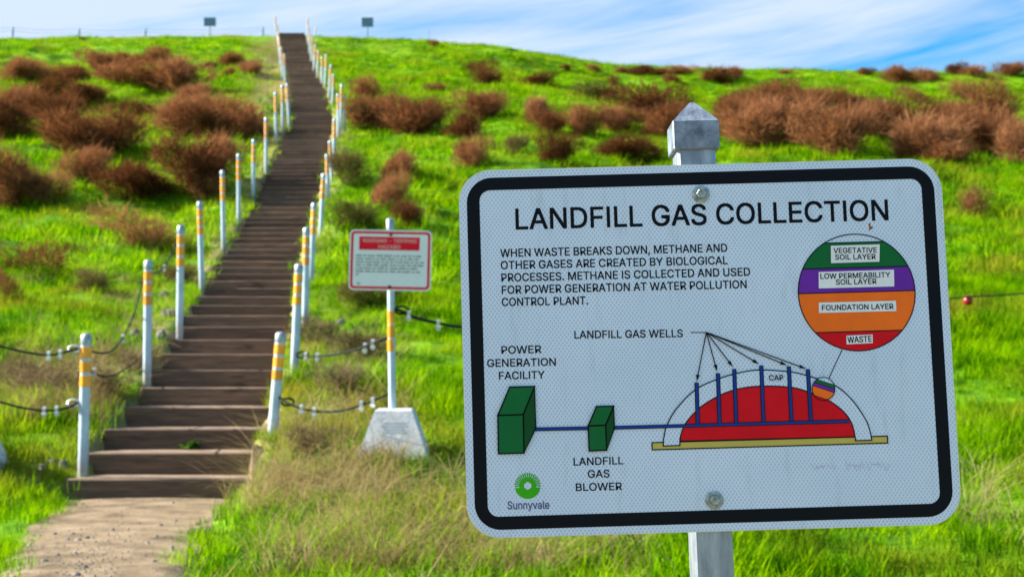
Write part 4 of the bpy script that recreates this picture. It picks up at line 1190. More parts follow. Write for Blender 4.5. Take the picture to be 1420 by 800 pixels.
# post with its pyramid cap
hp = 0.0246
top_v = S(966, 195)[1]
mb = MB()
mb.bevel_box((pu - hp, 0.0035, -PL - 0.25), (pu + hp, 0.0035 + 2 * hp, top_v), 0.004)
part(mb, 'post', M['post_steel'])
mb = MB()
hc = 0.0294
zc0, zc1, za = S(966, 207)[1], S(966, 166)[1], S(964, 136)[1]
y0 = 0.0035 + hp
mb.bevel_box((pu - hc, y0 - hc, zc0), (pu + hc, y0 + hc, zc1), 0.0015)
e = hc - 0.001
mb.add([(pu - e, y0 - e, zc1 - 0.0006), (pu + e, y0 - e, zc1 - 0.0006), (pu + e, y0 + e, zc1 - 0.0006), (pu - e, y0 + e, zc1 - 0.0006),
        (pu - 0.003, y0 - 0.003, za), (pu + 0.003, y0 - 0.003, za), (pu + 0.003, y0 + 0.003, za), (pu - 0.003, y0 + 0.003, za)],
       [(0, 1, 5, 4), (1, 2, 6, 5), (2, 3, 7, 6), (3, 0, 4, 7), (4, 5, 6, 7)])
part(mb, 'post_cap', M['cap_metal'])

# ------------------------------------------------------------------ warning sign on its concrete foot
DW = 10.5
PX = DW / F                                   # metres per photo pixel at that distance
bp_ = Vector(at_y(547.5, 634, DW))
wsign = empty('warning_sign', bp_, 'small red bordered tripping hazard warning sign on a pole set in a concrete foot', 'sign')


def foot(parent):
    mb = MB()
    a, b_, h = 48.5 * PX, 24.5 * PX, 67 * PX
    V = []
    for r_, z in ((a + 0.02, -0.12), (a, 0.0), (b_ + 0.006, h - 0.012), (b_ - 0.006, h)):
        V += [(-r_, -r_, z), (r_, -r_, z), (r_, r_, z), (-r_, r_, z)]
    fs = [(0, 3, 2, 1), (12, 13, 14, 15)]
    for l in range(3):
        for k in range(4):
            fs.append((l * 4 + k, l * 4 + (k + 1) % 4, (l + 1) * 4 + (k + 1) % 4, (l + 1) * 4 + k))
    mb.add(V, fs)
    return mb.build('concrete_foot', M['concrete'], parent)


ft = foot(wsign)
mb = MB()
fa, fb, fh = 48.5 * PX, 24.5 * PX + 0.006, 67 * PX - 0.012
for z, w_ in ((0.262, 0.17), (0.240, 0.20), (0.218, 0.15), (0.196, 0.19)):
    ya, yb_ = -(fa + (fb - fa) * (z - 0.006) / fh) - 0.0015, -(fa + (fb - fa) * (z + 0.006) / fh) - 0.0015
    mb.add([(-w_ / 2, ya, z - 0.006), (w_ / 2, ya, z - 0.006), (w_ / 2, yb_, z + 0.006), (-w_ / 2, yb_, z + 0.006)], [(0, 1, 2, 3)])
mb.build('cast_lettering', M['stain'], ft)


def wp(px, py, dy=0.0):
    q = Vector(at_y(px, py, DW + dy)) - bp_
    return q


mb = MB()
mb.tube([wp(544, 566), wp(541, 303.5)], 0.0265, 14)
mb.build('pole', M['post_white'], wsign)
mb = MB(); c_ = wp(541, 318)
mb.tube([wp(541.2, 319), wp(541, 306), wp(541, 303)], [0.029, 0.029, 0.018], 14)
mb.build('pole_cap', M['galv'], wsign)
for y_a, y_b in ((431, 449), (451, 468), (470, 487)):
    mb = MB(); mb.tube([wp(542.6, y_b), wp(542.4, y_a)], 0.0282, 14)
    mb.build('reflective_band', M['band'], wsign)
# panel frame: origin at its centre, slightly turned in its own plane
pc = wp(541.2, 361, -0.035)
pan = MB()
hw_, hh_ = 57.0 * PX, 42.0 * PX
flat(pan, rounded(-hw_, -hh_, hw_, hh_, 0.035, 8), 0.0, 0, 0.003)
po = pan.build('panel', M['plain_white'], wsign)
po.location = pc; po.rotation_euler = (R(-1), R(1.1), 0)
mb = MB()
ringed(mb, rounded(-hw_ + 0.011, -hh_ + 0.011, hw_ - 0.011, hh_ - 0.011, 0.028, 8), rounded(-hw_ + 0.029, -hh_ + 0.029, hw_ - 0.029, hh_ - 0.029, 0.015, 8), -0.001)
mb.build('red_border', M['sign_red'], po)
sx_ = lambda x: (x - 541.2) * PX
sz_ = lambda y: (361 - y) * PX
mb = MB()
flat(mb, [(sx_(497.5), sz_(347)), (sx_(581.5), sz_(347)), (sx_(581.5), sz_(328.5)), (sx_(497.5), sz_(328.5))], -0.001, 0)
text(mb, 'WARNING - TRIPPING', (sx_(502), sz_(336.5)), (sx_(577), sz_(336.5)), 5.2 * PX, -0.002, 1)
text(mb, 'HAZARD', (sx_(524.5), sz_(345)), (sx_(555), sz_(345)), 5.2 * PX, -0.002, 1)
mb.build('red_heading', [M['sign_red'], M['pale_red']], po)
mb = MB()
wr = random.Random(11)
for k, xe in enumerate((587, 581, 588, 587, 582, 583, 501)):
    y = 356.2 + k * 4.35
    x = 494
    while x < xe - 2:
        w_ = min(wr.choice((3, 5, 6, 8, 9, 11)), xe - x)
        for q in np.arange(x, x + w_ - 0.6, 1.5):
            hgt = wr.choice((1.9, 2.2, 2.7))
            mb.box((sx_(q), -0.0015, sz_(y)), (sx_(q + 1.05), -0.001, sz_(y - hgt)))
        x += w_ + 1.5
mb.build('small_print', M['grey_ink'], po)
mb = MB()
flat(mb, circle(sx_(498), sz_(394), 0.009, 16), -0.001, 0)
mb.build('emblem', M['logo'], po)
for y in (325.5, 397.5):
    mb = MB(); mb.lathe([(0.011, 0.0), (0.011, 0.006), (0.006, 0.010)], 8, 1, 0, (0, 0, sz_(y)))
    mb.build('bolt', M['black'], po)

# the post out of view on the left that holds the other ends of the ropes
gp = Vector(at_y(-49, 655, 11.2)); gp.z = height(gp.x, gp.y)
rp = empty('rope_post', gp, 'pale concrete foot and pole at the left edge, holding the ends of two ropes', 'post')
foot(rp)
mb = MB(); mb.tube([(0, 0, 0.33), (0, 0, 1.30)], 0.0265, 12)
mb.build('pole', M['post_white'], rp)

# ------------------------------------------------------------------ hilltop: information boards and wire fence
for px, pole_y, x0, x1, ya, yb, lab in ((291, 57, 283, 300, 25, 37.5, 'small grey board on a pole on the skyline left of the stairs'),
                                        (509.5, 58, 502, 518.5, 25, 38.5, 'small grey board on a pole on the skyline right of the stairs')):
    D = 77.0
    b = Vector(at_y(px, pole_y, D)); b.z = height(b.x, b.y) - 0.05
    tp = Vector(at_y(px, ya, D))
    root = empty('hilltop_sign', b, lab, 'sign', 'small boards on the hilltop')
    mb = MB(); mb.tube([(0, 0, -0.3), (0, 0, tp.z - b.z - 0.02)], 0.035, 8); mb.build('pole', M['far_grey'], root)
    h = (yb - ya) * D / F; w = (x1 - x0) * D / F
    mb = MB(); mb.bevel_box((-w / 2, -0.06, tp.z - b.z - h), (w / 2, -0.036, tp.z - b.z), 0.006); mb.build('panel', M['far_grey'], root)

D = 80.0
fp = [(18, 38), (110, 40), (202, 40), (365, 38)]
P = []
for px, yt in fp:
    tp = Vector(at_y(px, yt, D)); P.append(tp)
b0 = P[0].copy(); b0.z = height(b0.x, b0.y)
fence = empty('wire_fence', b0, 'sparse wire fence of thin dark posts on the skyline left of the stairs', 'fence')
for tp in P:
    mb = MB(); mb.tube([Vector((tp.x, tp.y, height(tp.x, tp.y) - 0.3)) - b0, tp - b0], 0.05, 6); mb.build('fence_post', M['far_grey'], fence)
for dz in (0.03, 0.22):
    mb = MB()
    Q = [P[0] + Vector((-8, 0, 0))] + P
    path = []
    for a_, c_ in zip(Q[:-1], Q[1:]):
        for t_ in np.linspace(0, 1, 6, endpoint=False):
            q = a_.lerp(c_, t_); path.append(q - b0 + Vector((0, 0, -dz - 0.10 * 4 * t_ * (1 - t_))))
    path.append(P[-1] - b0 + Vector((0, 0, -dz)))
    mb.tube(path, 0.010, 5); mb.build('wire', M['far_grey'], fence)
tp = Vector(at_y(595, 42, D)); b1 = Vector((tp.x, tp.y, height(tp.x, tp.y)))
mb = MB(); mb.tube([(0, 0, -0.3), (0, 0, max(0.6, tp.z - b1.z))], 0.022, 6)
o = mb.build('hilltop_stake', M['far_grey']); o.location = b1
tag(o, 'single thin stake on the skyline well right of the stair head', 'stake')

# ------------------------------------------------------------------ shrubs
def shrub_mesh(name, seed, material, dense=1.0):
    """a dry rounded shrub one unit wide and one unit tall, made of forking twigs"""
    r = np.random.default_rng(seed)
    lobes = [(r.uniform(-0.34, 0.34), r.uniform(-0.34, 0.34), r.uniform(0.18, 0.68), r.uniform(0.17, 0.30)) for _ in range(11)]
    lobes.append((0, 0, 0.38, 0.36))
    V, Fc = [], []

    def blade(p, d, ln, w):
        side = np.cross(d, r.normal(size=3)); side /= np.linalg.norm(side) + 1e-9
        b = len(V)
        bend = r.normal(size=3) * 0.18 * ln
        mid = p + d * ln * 0.5 + bend * 0.4
        end = p + d * ln + bend + np.array([0, 0, 0.10 * ln])
        V.extend([p - side * w, p + side * w, mid + side * w * 0.8, mid - side * w * 0.8, end])
        Fc.append((b, b + 1, b + 2, b + 3)); Fc.append((b + 3, b + 2, b + 4))
    for k in range(int(150 * dense)):
        lx, ly, lz, lr = lobes[r.integers(len(lobes))]
        d = r.normal(size=3); d /= np.linalg.norm(d)
        tip = np.array([lx, ly, lz]) + d * lr * r.uniform(0.3, 0.9)
        tip[2] = max(0.05, tip[2])
        p0 = np.array([r.normal() * 0.05, r.normal() * 0.05, 0.0])
        dd = tip - p0; L = np.linalg.norm(dd)
        blade(p0, dd / L, L, 0.006)
    for k in range(int(2900 * dense)):
        lx, ly, lz, lr = lobes[r.integers(len(lobes))]
        d = r.normal(size=3); d /= np.linalg.norm(d)
        q = np.array([lx, ly, lz]) + d * lr * r.uniform(0.45, 1.0) ** 0.6
        if q[2] < 0.02: q[2] = r.uniform(0.02, 0.15)
        out = q - np.array([0, 0, 0.12]); out /= np.linalg.norm(out)
        d2 = out + r.normal(size=3) * 0.55; d2 /= np.linalg.norm(d2)
        blade(q - d2 * 0.05, d2, r.uniform(0.07, 0.24), r.uniform(0.0030, 0.0075))
    for k in range(int(420 * dense)):   # loose sprigs that break the outline
        lx, ly, lz, lr = lobes[r.integers(len(lobes))]
        d = r.normal(size=3); d[2] = abs(d[2]) * 1.2; d /= np.linalg.norm(d)
        q = np.array([lx, ly, lz]) + d * lr * 0.9
        blade(q, d, r.uniform(0.10, 0.30), 0.0045)
    me = bpy.data.meshes.new(name)
    me.from_pydata([tuple(v) for v in V], [], Fc)
    me.materials.append(material)
    return me


SHM = {'b': [shrub_mesh('shrub', 20 + k, M['twig']) for k in range(7)], 'd': [shrub_mesh('shrub', 40 + k, M['dull_twig'], 0.55) for k in range(3)],
       'g': [shrub_mesh('shrub', 80 + k, M['dead_twig'], 0.4) for k in range(3)],
       't': [shrub_mesh('shrub', 60 + k, M['twig'], 0.45) for k in range(2)]}
SHRUBS = [
    (50, 563, 104, 52, 'g', 'grey brown tangle of dead stalks left of the bottom left post, between ropes'),
    (150, 560, 60, 46, 'g', 'grey brown dead brush between the bottom left post and the lower steps'),
    (12, 540, 60, 40, 'g', 'grey brown dead brush at the left edge beside the tangled stalks'),
    (462, 560, 84, 48, 'g', 'grey brown dead brush between the two ropes right of the bottom steps'),
    (440, 640, 70, 42, 'g', 'low straw coloured dead brush in the grass left of the concrete foot'),
    (432, 480, 60, 46, 'g', 'dark dead brush in the grass right of the leaning post, above the upper rope'),
    (505, 505, 74, 44, 'g', 'dead brush left of the warning sign pole, between the two ropes'),
    (500, 440, 70, 40, 'd', 'olive low bush in the grass left of the warning sign pole'),
    (184, 520, 50, 44, 'g', 'dark dead brush against the left stair edge below the second post'),
    (488, 330, 60, 46, 'd', 'olive bush in the grass between the stairs and the warning sign panel'),
    (482, 262, 52, 50, 'd', 'olive bush beside the right edge of the stairs below the big right clump'),
    (245, 395, 44, 26, 'd', 'small olive bush in the grass between the third and fourth left posts'),
    (1105, 180, 74, 52, 'b', 'brown shrub in the gap at the back of the largest mound'),
    (1216, 202, 64, 56, 'b', 'brown shrub left of the one above the top right sign corner'),
    (1312, 190, 62, 46, 'b', 'brown shrub behind the gap right of the top right sign corner'),
    (1374, 222, 62, 54, 'b', 'brown shrub in front of the tall one near the right edge'),
    (1046, 182, 60, 42, 'b', 'brown shrub behind the one touching the right side of the post cap'),
    (62, 148, 60, 34, 'b', 'brown shrub bridging the upper and middle left clumps near the edge'),
    (272, 176, 62, 40, 'b', 'brown shrub at the top of the clump near the stairs'),
    (192, 176, 54, 34, 'b', 'brown shrub between the low gap shrub and the clump near the stairs'),
    (28, 117, 66, 34, 'b', 'wide brown shrub high at the left edge of the hillside below the fence'),
    (88, 116, 44, 26, 'b', 'small brown shrub joined to the right end of the upper left clump'),
    (137, 103, 52, 28, 'b', 'round brown shrub high on the left slope under the second fence post'),
    (165, 122, 84, 34, 'b', 'broad flat brown shrub in the middle of the upper left clump'),
    (210, 95, 50, 25, 'b', 'uppermost brown shrub of the upper left clump, just below the skyline'),
    (243, 132, 62, 50, 'b', 'tall brown shrub at the right end of the upper left clump'),
    (256, 147, 42, 30, 'b', 'low brown shrub at the foot of the tall one in the upper left clump'),
    (319, 95, 35, 20, 'b', 'dark lone shrub high up, midway between grey board and stairs'),
    (291, 98, 15, 12, 'b', 'tiny brown shrub left of the dark lone shrub near the stair top'),
    (314, 107, 17, 11, 'b', 'tiny brown shrub just below the dark lone shrub near the stair top'),
    (347, 108, 26, 19, 'b', 'small round brown shrub closest to the upper stairs on the left'),
    (113, 58, 9, 6, 'd', 'tiny bluish bush on the skyline at the second fence post'),
    (18, 166, 66, 44, 'b', 'brown shrub at the left edge, second rank down from the skyline'),
    (8, 200, 70, 62, 'b', 'large dark brown shrub cut by the left edge, above the middle clump'),
    (66, 180, 58, 52, 'b', 'upright brown shrub beside the large one at the left edge'),
    (118, 152, 58, 32, 'b', 'low brown shrub in the gap under the upper left clump'),
    (92, 222, 82, 64, 'b', 'left one of two big rounded shrubs in the middle left clump'),
    (150, 219, 86, 60, 'b', 'right one of two big rounded shrubs in the middle left clump'),
    (112, 261, 58, 48, 'b', 'sparse brown shrub hanging below the two big rounded shrubs'),
    (172, 289, 96, 52, 'b', 'wide domed brown shrub low on the left slope, standing by itself'),
    (14, 296, 74, 80, 'b', 'tall brown shrub at the left edge level with the wide domed one'),
    (54, 288, 54, 50, 'b', 'smaller brown shrub leaning against the tall left edge shrub'),
    (235, 197, 74, 56, 'b', 'brown shrub on the left slope at the upper left of the clump near the stairs'),
    (285, 202, 64, 54, 'b', 'brown shrub in the middle of the clump near the stairs, behind the nearest'),
    (325, 197, 66, 50, 'b', 'brown shrub of the left clump that touches the eighth stair post'),
    (260, 286, 84, 82, 'b', 'tallest brown shrub left of the stairs, just above the sixth post'),
    (302, 248, 58, 52, 'b', 'brown shrub filling the gap between tallest left shrub and stair posts'),
    (290, 287, 44, 36, 't', 'bare twiggy shrub beside the fifth post on the left of the stairs'),
    (185, 351, 98, 52, 't', 'thin low twiggy shrub left of the third post, lowest on the left slope'),
    (48, 385, 72, 46, 't', 'flattened dry shrub low at the left side in bright grass'),
    (4, 418, 34, 40, 't', 'dry shrub low at the left edge below the flattened one'),
    (120, 408, 48, 34, 'd', 'dull olive shrublet in the grass left of the second post'),
    (170, 100, 60, 22, 'b', 'low brown shrub tucked behind the middle of the upper left clump'),
    (210, 128, 50, 30, 'b', 'brown shrub between the broad flat and tall shrubs of the upper left clump'),
    (506, 141, 44, 29, 'b', 'upper brown shrub of the clump right beside the stairs'),
    (520, 184, 62, 54, 'b', 'left brown shrub of the big clump right of the stairs'),
    (556, 188, 60, 46, 'b', 'middle brown shrub of the big clump right of the stairs'),
    (583, 191, 66, 54, 'b', 'right brown shrub of the big clump right of the stairs'),
    (500, 182, 46, 34, 'd', 'dull olive bush at the stair side of the big right clump'),
    (606, 133, 25, 16, 'b', 'small round shrub alone above the big clump right of the stairs'),
    (555, 256, 40, 42, 'b', 'round brown shrub alone on the green slope above the warning sign'),
    (536, 293, 44, 45, 'b', 'brown shrub just above the warning sign, left of the pole top'),
    (562, 316, 42, 36, 'b', 'brown shrub directly behind the top of the warning sign'),
    (645, 197, 46, 38, 'b', 'lower left shrub of the clump above the left corner of the big sign'),
    (672, 171, 60, 44, 'b', 'upper shrub of the clump above the left corner of the big sign'),
    (674, 123, 34, 27, 'b', 'round brown shrub alone high on the slope, left of centre skyline'),
    (660, 106, 42, 22, 't', 'faded thin shrub behind the round one high on the slope'),
    (602, 67, 14, 10, 'b', 'tiny shrub on the skyline right of the right grey board'),
    (742, 121, 36, 17, 'b', 'low lone shrub high up, midway between round shrub and sign post'),
    (655, 239, 44, 46, 'b', 'brown shrub nearest the top left corner of the big sign'),
    (742, 171, 36, 38, 'b', 'narrow brown shrub above the heading of the big sign'),
    (765, 189, 46, 34, 'b', 'brown shrub at the lower right of the narrow one above the sign'),
    (777, 233, 48, 44, 'b', 'brown shrub whose foot is hidden by the top edge of the big sign'),
    (713, 217, 38, 26, 'd', 'dull olive shrublet above the left part of the big sign'),
    (785, 100, 15, 9, 'b', 'tiny brown shrub on the skyline slope, first one right of the dip'),
    (827, 101, 17, 10, 'b', 'tiny brown shrub on the skyline slope, second one right of the dip'),
    (861, 103, 17, 9, 'b', 'tiny brown shrub on the skyline left of the post cap, beside a wide one'),
    (888, 106, 32, 14, 'b', 'wide low shrub on the skyline left of the post cap'),
    (916, 107, 26, 11, 'b', 'low shrub on the skyline just left of the post cap tip'),
    (946, 107, 36, 14, 'b', 'shrub on the skyline directly above the post cap'),
    (1000, 119, 46, 23, 'b', 'biggest shrub on the skyline, right of the post cap'),
    (1022, 110, 18, 15, 'b', 'narrow shrub at the right shoulder of the biggest skyline shrub'),
    (937, 119, 22, 13, 'b', 'small shrub between the post cap tip and the skyline'),
    (848, 122, 18, 14, 't', 'small thin shrub under the skyline left of the post cap'),
    (820, 139, 52, 24, 'd', 'faded olive shrub on the bright slope left of the post cap'),
    (854, 144, 32, 22, 't', 'thin brown shrub at the right of the faded olive one'),
    (905, 178, 96, 54, 'b', 'broad brown shrub on the slope left of the post cap'),
    (815, 189, 54, 42, 'b', 'brown shrub at the left end of the row left of the post cap'),
    (860, 188, 50, 34, 'b', 'brown shrub second in the row left of the post cap'),
    (925, 194, 60, 42, 'b', 'brown shrub touching the left side of the post cap'),
    (872, 231, 94, 38, 'b', 'low wide brown shrub behind the top edge of the big sign, left of its post'),
    (1060, 160, 92, 32, 'b', 'long low shrub at the back of the big clump right of the post cap'),
    (1092, 152, 62, 38, 'b', 'rounded shrub at the crest of the big clump right of the post cap'),
    (1035, 150, 54, 24, 'b', 'small shrub at the back left of the big clump right of the post cap'),
    (1022, 196, 64, 52, 'b', 'brown shrub touching the right side of the post cap'),
    (1070, 209, 104, 64, 'b', 'largest brown mound of the clump right of the post cap'),
    (1125, 196, 64, 58, 'b', 'brown shrub behind and right of the largest mound'),
    (1160, 221, 84, 76, 'b', 'tall brown shrub right of the largest mound, touching the sign top'),
    (1195, 182, 64, 52, 'b', 'brown shrub behind the tall one near the right part of the sign top'),
    (1152, 150, 54, 24, 'b', 'small shrub behind the clump over the right half of the sign'),
    (1252, 206, 74, 62, 'b', 'brown shrub above the top right corner of the big sign'),
    (1290, 224, 84, 64, 'b', 'brown shrub just right of the top right corner of the big sign'),
    (1340, 216, 84, 68, 'b', 'big brown shrub between the sign corner and the right edge'),
    (1392, 188, 74, 64, 'b', 'tall brown shrub at the top of the clump by the right edge'),
    (1350, 180, 60, 40, 'b', 'brown shrub behind the big one between sign corner and right edge'),
    (1414, 231, 66, 66, 'b', 'lower brown shrub cut by the right edge of the picture'),
    (1326, 232, 62, 36, 'b', 'low brown shrub at the foot of the clump by the right edge'),
    (1228, 178, 50, 34, 'b', 'small brown shrub linking the two big clumps above the sign'),
    (1203, 106, 22, 11, 'b', 'tiny flat shrub on the skyline above the right half of the sign'),
    (1247, 117, 38, 24, 'b', 'rounded shrub on the skyline above the sign corner, left one of two'),
    (1288, 117, 36, 23, 'b', 'rounded shrub on the skyline above the sign corner, right one of two'),
    (1330, 105, 22, 18, 'b', 'small upright shrub on the skyline left of a low sloping one'),
    (1353, 109, 36, 18, 'b', 'low sloping shrub on the skyline near the right edge'),
    (1409, 108, 34, 21, 'b', 'rounded shrub on the skyline at the right edge'),
    (1090, 104, 16, 7, 'b', 'tiny shrub on the skyline midway between post cap and sign corner'),
    (1330, 139, 44, 22, 't', 'faded thin shrub on the bright band below the right skyline'),
    (1270, 146, 32, 22, 't', 'small faded shrub left of the other faded one below the right skyline'),
    (1360, 303, 36, 42, 't', 'wispy lone shrub in bright grass right of the big sign'),
]
sh = random.Random(17)
for k, (cx, by, w, h, kind, lab) in enumerate(SHRUBS):
    g = ground_at(cx, by)
    d = g.y
    me = SHM[kind][k % len(SHM[kind])]
    o = bpy.data.objects.new('shrub', me) if k == 0 else bpy.data.objects['shrub'].copy()
    o.data = me
    root_col.objects.link(o)
    wm, hm = w / F * d * 1.36, h / F * d * 1.28
    o.location = (g.x, g.y + wm * 0.3, height(g.x, g.y + wm * 0.3) - 0.04 * hm - 0.5 * (height(g.x, g.y + wm * 0.3) - g.z))
    o.scale = (wm, wm * 0.9, hm)
    o.rotation_euler = (0, 0, sh.uniform(0, 6.28))
    tag(o, lab, 'shrub', 'dry brown shrubs on the hillside')

# ------------------------------------------------------------------ rocks, weeds
ROCKS = [(72, 645, 15, 11, 'flat grey rock beside the bottom left post, left one of three'), (88, 651, 14, 13, 'upright pale rock between two others by the bottom left post'),
         (60, 653, 12, 9, 'small dark rock at the grass edge left of the bottom left post'), (228, 416, 17, 10, 'grey rock at the stair edge between the second and third left posts, topmost'),
         (234, 441, 20, 14, 'dark grey rock at the left stair edge beside the third post'), (224, 473, 18, 14, 'grey rock at the left stair edge right of the second post'),
         (186, 470, 16, 12, 'pale rock in the grass left of the second post'), (473, 452, 16, 8, 'pale flat rock in the grass right of the leaning third post')]
rk = random.Random(23)
for k, (px, py, w, h, lab) in enumerate(ROCKS):
    g = ground_at(px, py)
    r_ = np.random.default_rng(100 + k)
    mb = MB()
    nn_, mm_ = 10, 7
    V, Fs = [], []
    wm, hm = w / F * g.y / 2, h / F * g.y * 0.75
    for i in range(mm_ + 1):
        for j in range(nn_):
            th, ph = math.pi * i / mm_, 2 * math.pi * j / nn_
            v = np.array([math.sin(th) * math.cos(ph), math.sin(th) * math.sin(ph), math.cos(th)])
            f = 1 + 0.35 * float(vnoise(np.array([v[0] * 1.6 + k * 7]), np.array([v[1] * 1.6 + v[2] * 2.1]), 8)[0]) * 2
            V.append((v[0] * wm * f, v[1] * wm * f, v[2] * hm * f))
    for i in range(mm_):
        for j in range(nn_):
            Fs.append((i * nn_ + j, (i + 1) * nn_ + j, (i + 1) * nn_ + (j + 1) % nn_, i * nn_ + (j + 1) % nn_))
    mb.add(V, Fs)
    o = mb.build('rock', M['rock']); o.location = g + Vector((0, 0, hm * 0.35)); o.rotation_euler = (0, 0, rk.uniform(0, 6))
    tag(o, lab, 'rock', 'grey rocks along the left stair edge')


def weed(loc, size, lab, n=34, seed=1):
    r = random.Random(seed)
    mb = MB()
    for k in range(n):
        a = r.uniform(0, 6.28); el = r.uniform(0.2, 1.3); L = size * r.uniform(0.5, 1.0)
        d = Vector((math.cos(a) * math.cos(el), math.sin(a) * math.cos(el), math.sin(el)))
        sd = Vector((-math.sin(a), math.cos(a), 0)) * size * 0.10
        p0 = Vector((r.uniform(-1, 1), r.uniform(-0.3, 0.3), 0)) * size * 0.35
        m_ = p0 + d * L * 0.55; e_ = p0 + d * L - Vector((0, 0, L * 0.25))
        mb.add([p0, m_ - sd, e_, m_ + sd], [(0, 1, 2), (0, 2, 3)])
    o = mb.build('weed', M['leaf']); o.location = loc
    tag(o, lab, 'weed', 'weeds growing on the stairs')


def on_step(i, px, back=0.08):
    y0, z1, r = steps[i]
    return Vector((float(at_y(px, 500, y0)[0]), y0 - 0.03, z1 - r + 0.002))


weed(on_step(2, 268), 0.15, 'green leafy weed growing from a bottom step, left of its middle', seed=2)
k = int(np.argmin([abs(s[0] - 59.5) for s in steps]))
weed(on_step(k, 416), 0.32, 'bright green weed growing on a step near the top of the stairs', seed=5)

# ------------------------------------------------------------------ grass, dry stalks, gravel: uncountable
proto_col = bpy.data.collections.new('ground_cover_sources')


def tuft(name, seed, n, rad, hmin, hmax, w, material, lean=0.5, segs=2, curl=0.5):
    r = np.random.default_rng(seed)
    V, Fc = [], []
    for k in range(n):
        a = r.uniform(0, 2 * math.pi); q = rad * math.sqrt(r.uniform())
        p = np.array([q * math.cos(a), q * math.sin(a), -0.02])
        b = r.uniform(0, 2 * math.pi); ln = r.uniform(hmin, hmax)
        o_ = np.array([math.cos(b), math.sin(b), 0]) * r.uniform(0.1, lean)
        sdir = np.array([-math.sin(b + r.normal() * 0.6), math.cos(b + r.normal() * 0.6), 0]); ww = w * r.uniform(0.6, 1.2)
        base = len(V)
        for s in range(segs + 1):
            t = s / segs
            c = p + np.array([0, 0, 1]) * ln * (t - curl * 0.35 * t * t) + o_ * ln * (t * 0.5 + t * t * 0.6)
            if s == segs:
                V.append(c)
            else:
                k_ = ww * (1 - 0.55 * t)
                V.append(c - sdir * k_); V.append(c + sdir * k_)
        for s in range(segs):
            i0 = base + 2 * s
            if s == segs - 1: Fc.append((i0, i0 + 1, i0 + 2))
            else: Fc.append((i0, i0 + 1, i0 + 3, i0 + 2))
    me = bpy.data.meshes.new(name)
    me.from_pydata([tuple(v) for v in V], [], Fc)
    me.materials.append(material)
    return bpy.data.objects.new(name, me)


def scatter(name, protos, pts, rots, sizes, var):
    """one object that carries an instance of a source tuft on each of its points"""
    col = bpy.data.collections.new(name + '_sources')
    for k, p_ in enumerate(protos):
        p_.name = '%s_source_%02d' % (name, k)
        col.objects.link(p_)
    me = bpy.data.meshes.new(name)
    me.vertices.add(len(pts)); me.vertices.foreach_set('co', np.asarray(pts, np.float32).ravel())
    a = me.attributes.new('turn', 'FLOAT_VECTOR', 'POINT'); a.data.foreach_set('vector', np.asarray(rots, np.float32).ravel())
    a = me.attributes.new('size', 'FLOAT', 'POINT'); a.data.foreach_set('value', np.asarray(sizes, np.float32))
    a = me.attributes.new('variant', 'INT', 'POINT'); a.data.foreach_set('value', np.asarray(var, np.int32))
    o = bpy.data.objects.new(name, me); root_col.objects.link(o)
    tree = bpy.data.node_groups.new(name + '_scatter', 'GeometryNodeTree')
    tree.interface.new_socket('Geometry', in_out='INPUT', socket_type='NodeSocketGeometry')
    tree.interface.new_socket('Geometry', in_out='OUTPUT', socket_type='NodeSocketGeometry')
    gi, go = tree.nodes.new('NodeGroupInput'), tree.nodes.new('NodeGroupOutput')
    ci = tree.nodes.new('GeometryNodeCollectionInfo')
    ci.inputs['Collection'].default_value = col
    ci.inputs['Separate Children'].default_value = True
    ci.inputs['Reset Children'].default_value = True
    ip = tree.nodes.new('GeometryNodeInstanceOnPoints')
    ip.inputs['Pick Instance'].default_value = True

    def attr(nm, ty):
        n = tree.nodes.new('GeometryNodeInputNamedAttribute'); n.data_type = ty
        n.inputs['Name'].default_value = nm
        return n.outputs['Attribute']
    e2r = tree.nodes.new('FunctionNodeEulerToRotation')
    L = tree.links.new
    L(gi.outputs[0], ip.inputs['Points']); L(ci.outputs[0], ip.inputs['Instance'])
    L(attr('variant', 'INT'), ip.inputs['Instance Index'])
    L(attr('turn', 'FLOAT_VECTOR'), e2r.inputs[0]); L(e2r.outputs[0], ip.inputs['Rotation'])
    L(attr('size', 'FLOAT'), ip.inputs['Scale'])
    L(ip.outputs[0], go.inputs[0])
    md = o.modifiers.new('scatter', 'NODES'); md.node_group = tree
    return tag(o, kind='stuff')


rg = np.random.default_rng(42)


def free(X, Y, path_gap=0.0, stair_gap=0.04):
    ds = np.abs(X - np.where(Y < 10.98, path_x(Y), stair_x(Y)))
    lim = np.where(Y < 10.98, path_hw(Y) + path_gap + 0.22 * vnoise(X * 2.3, Y * 2.3, 31), stair_w(Y) / 2 + stair_gap)
    ok = (ds > lim) | (Y > CREST_Y + 1.5)
    for q in (bp_, gp):
        ok &= ~((np.abs(X - q.x) < 0.22) & (np.abs(Y - q.y) < 0.22))
    return ok


def field(n, y0, y1, half=0.40, extra=1.2):
    """random points over the part of the hillside the view covers, and a margin around it"""
    Y = np.sqrt(rg.uniform(y0 ** 2, y1 ** 2, n))
    X = rg.uniform(-1, 1, n) * (half * Y + extra)
    return X, Y


def seat(X, Y, sink=0.0):
    return np.stack([X, Y, terrain(X, Y) - sink], 1)


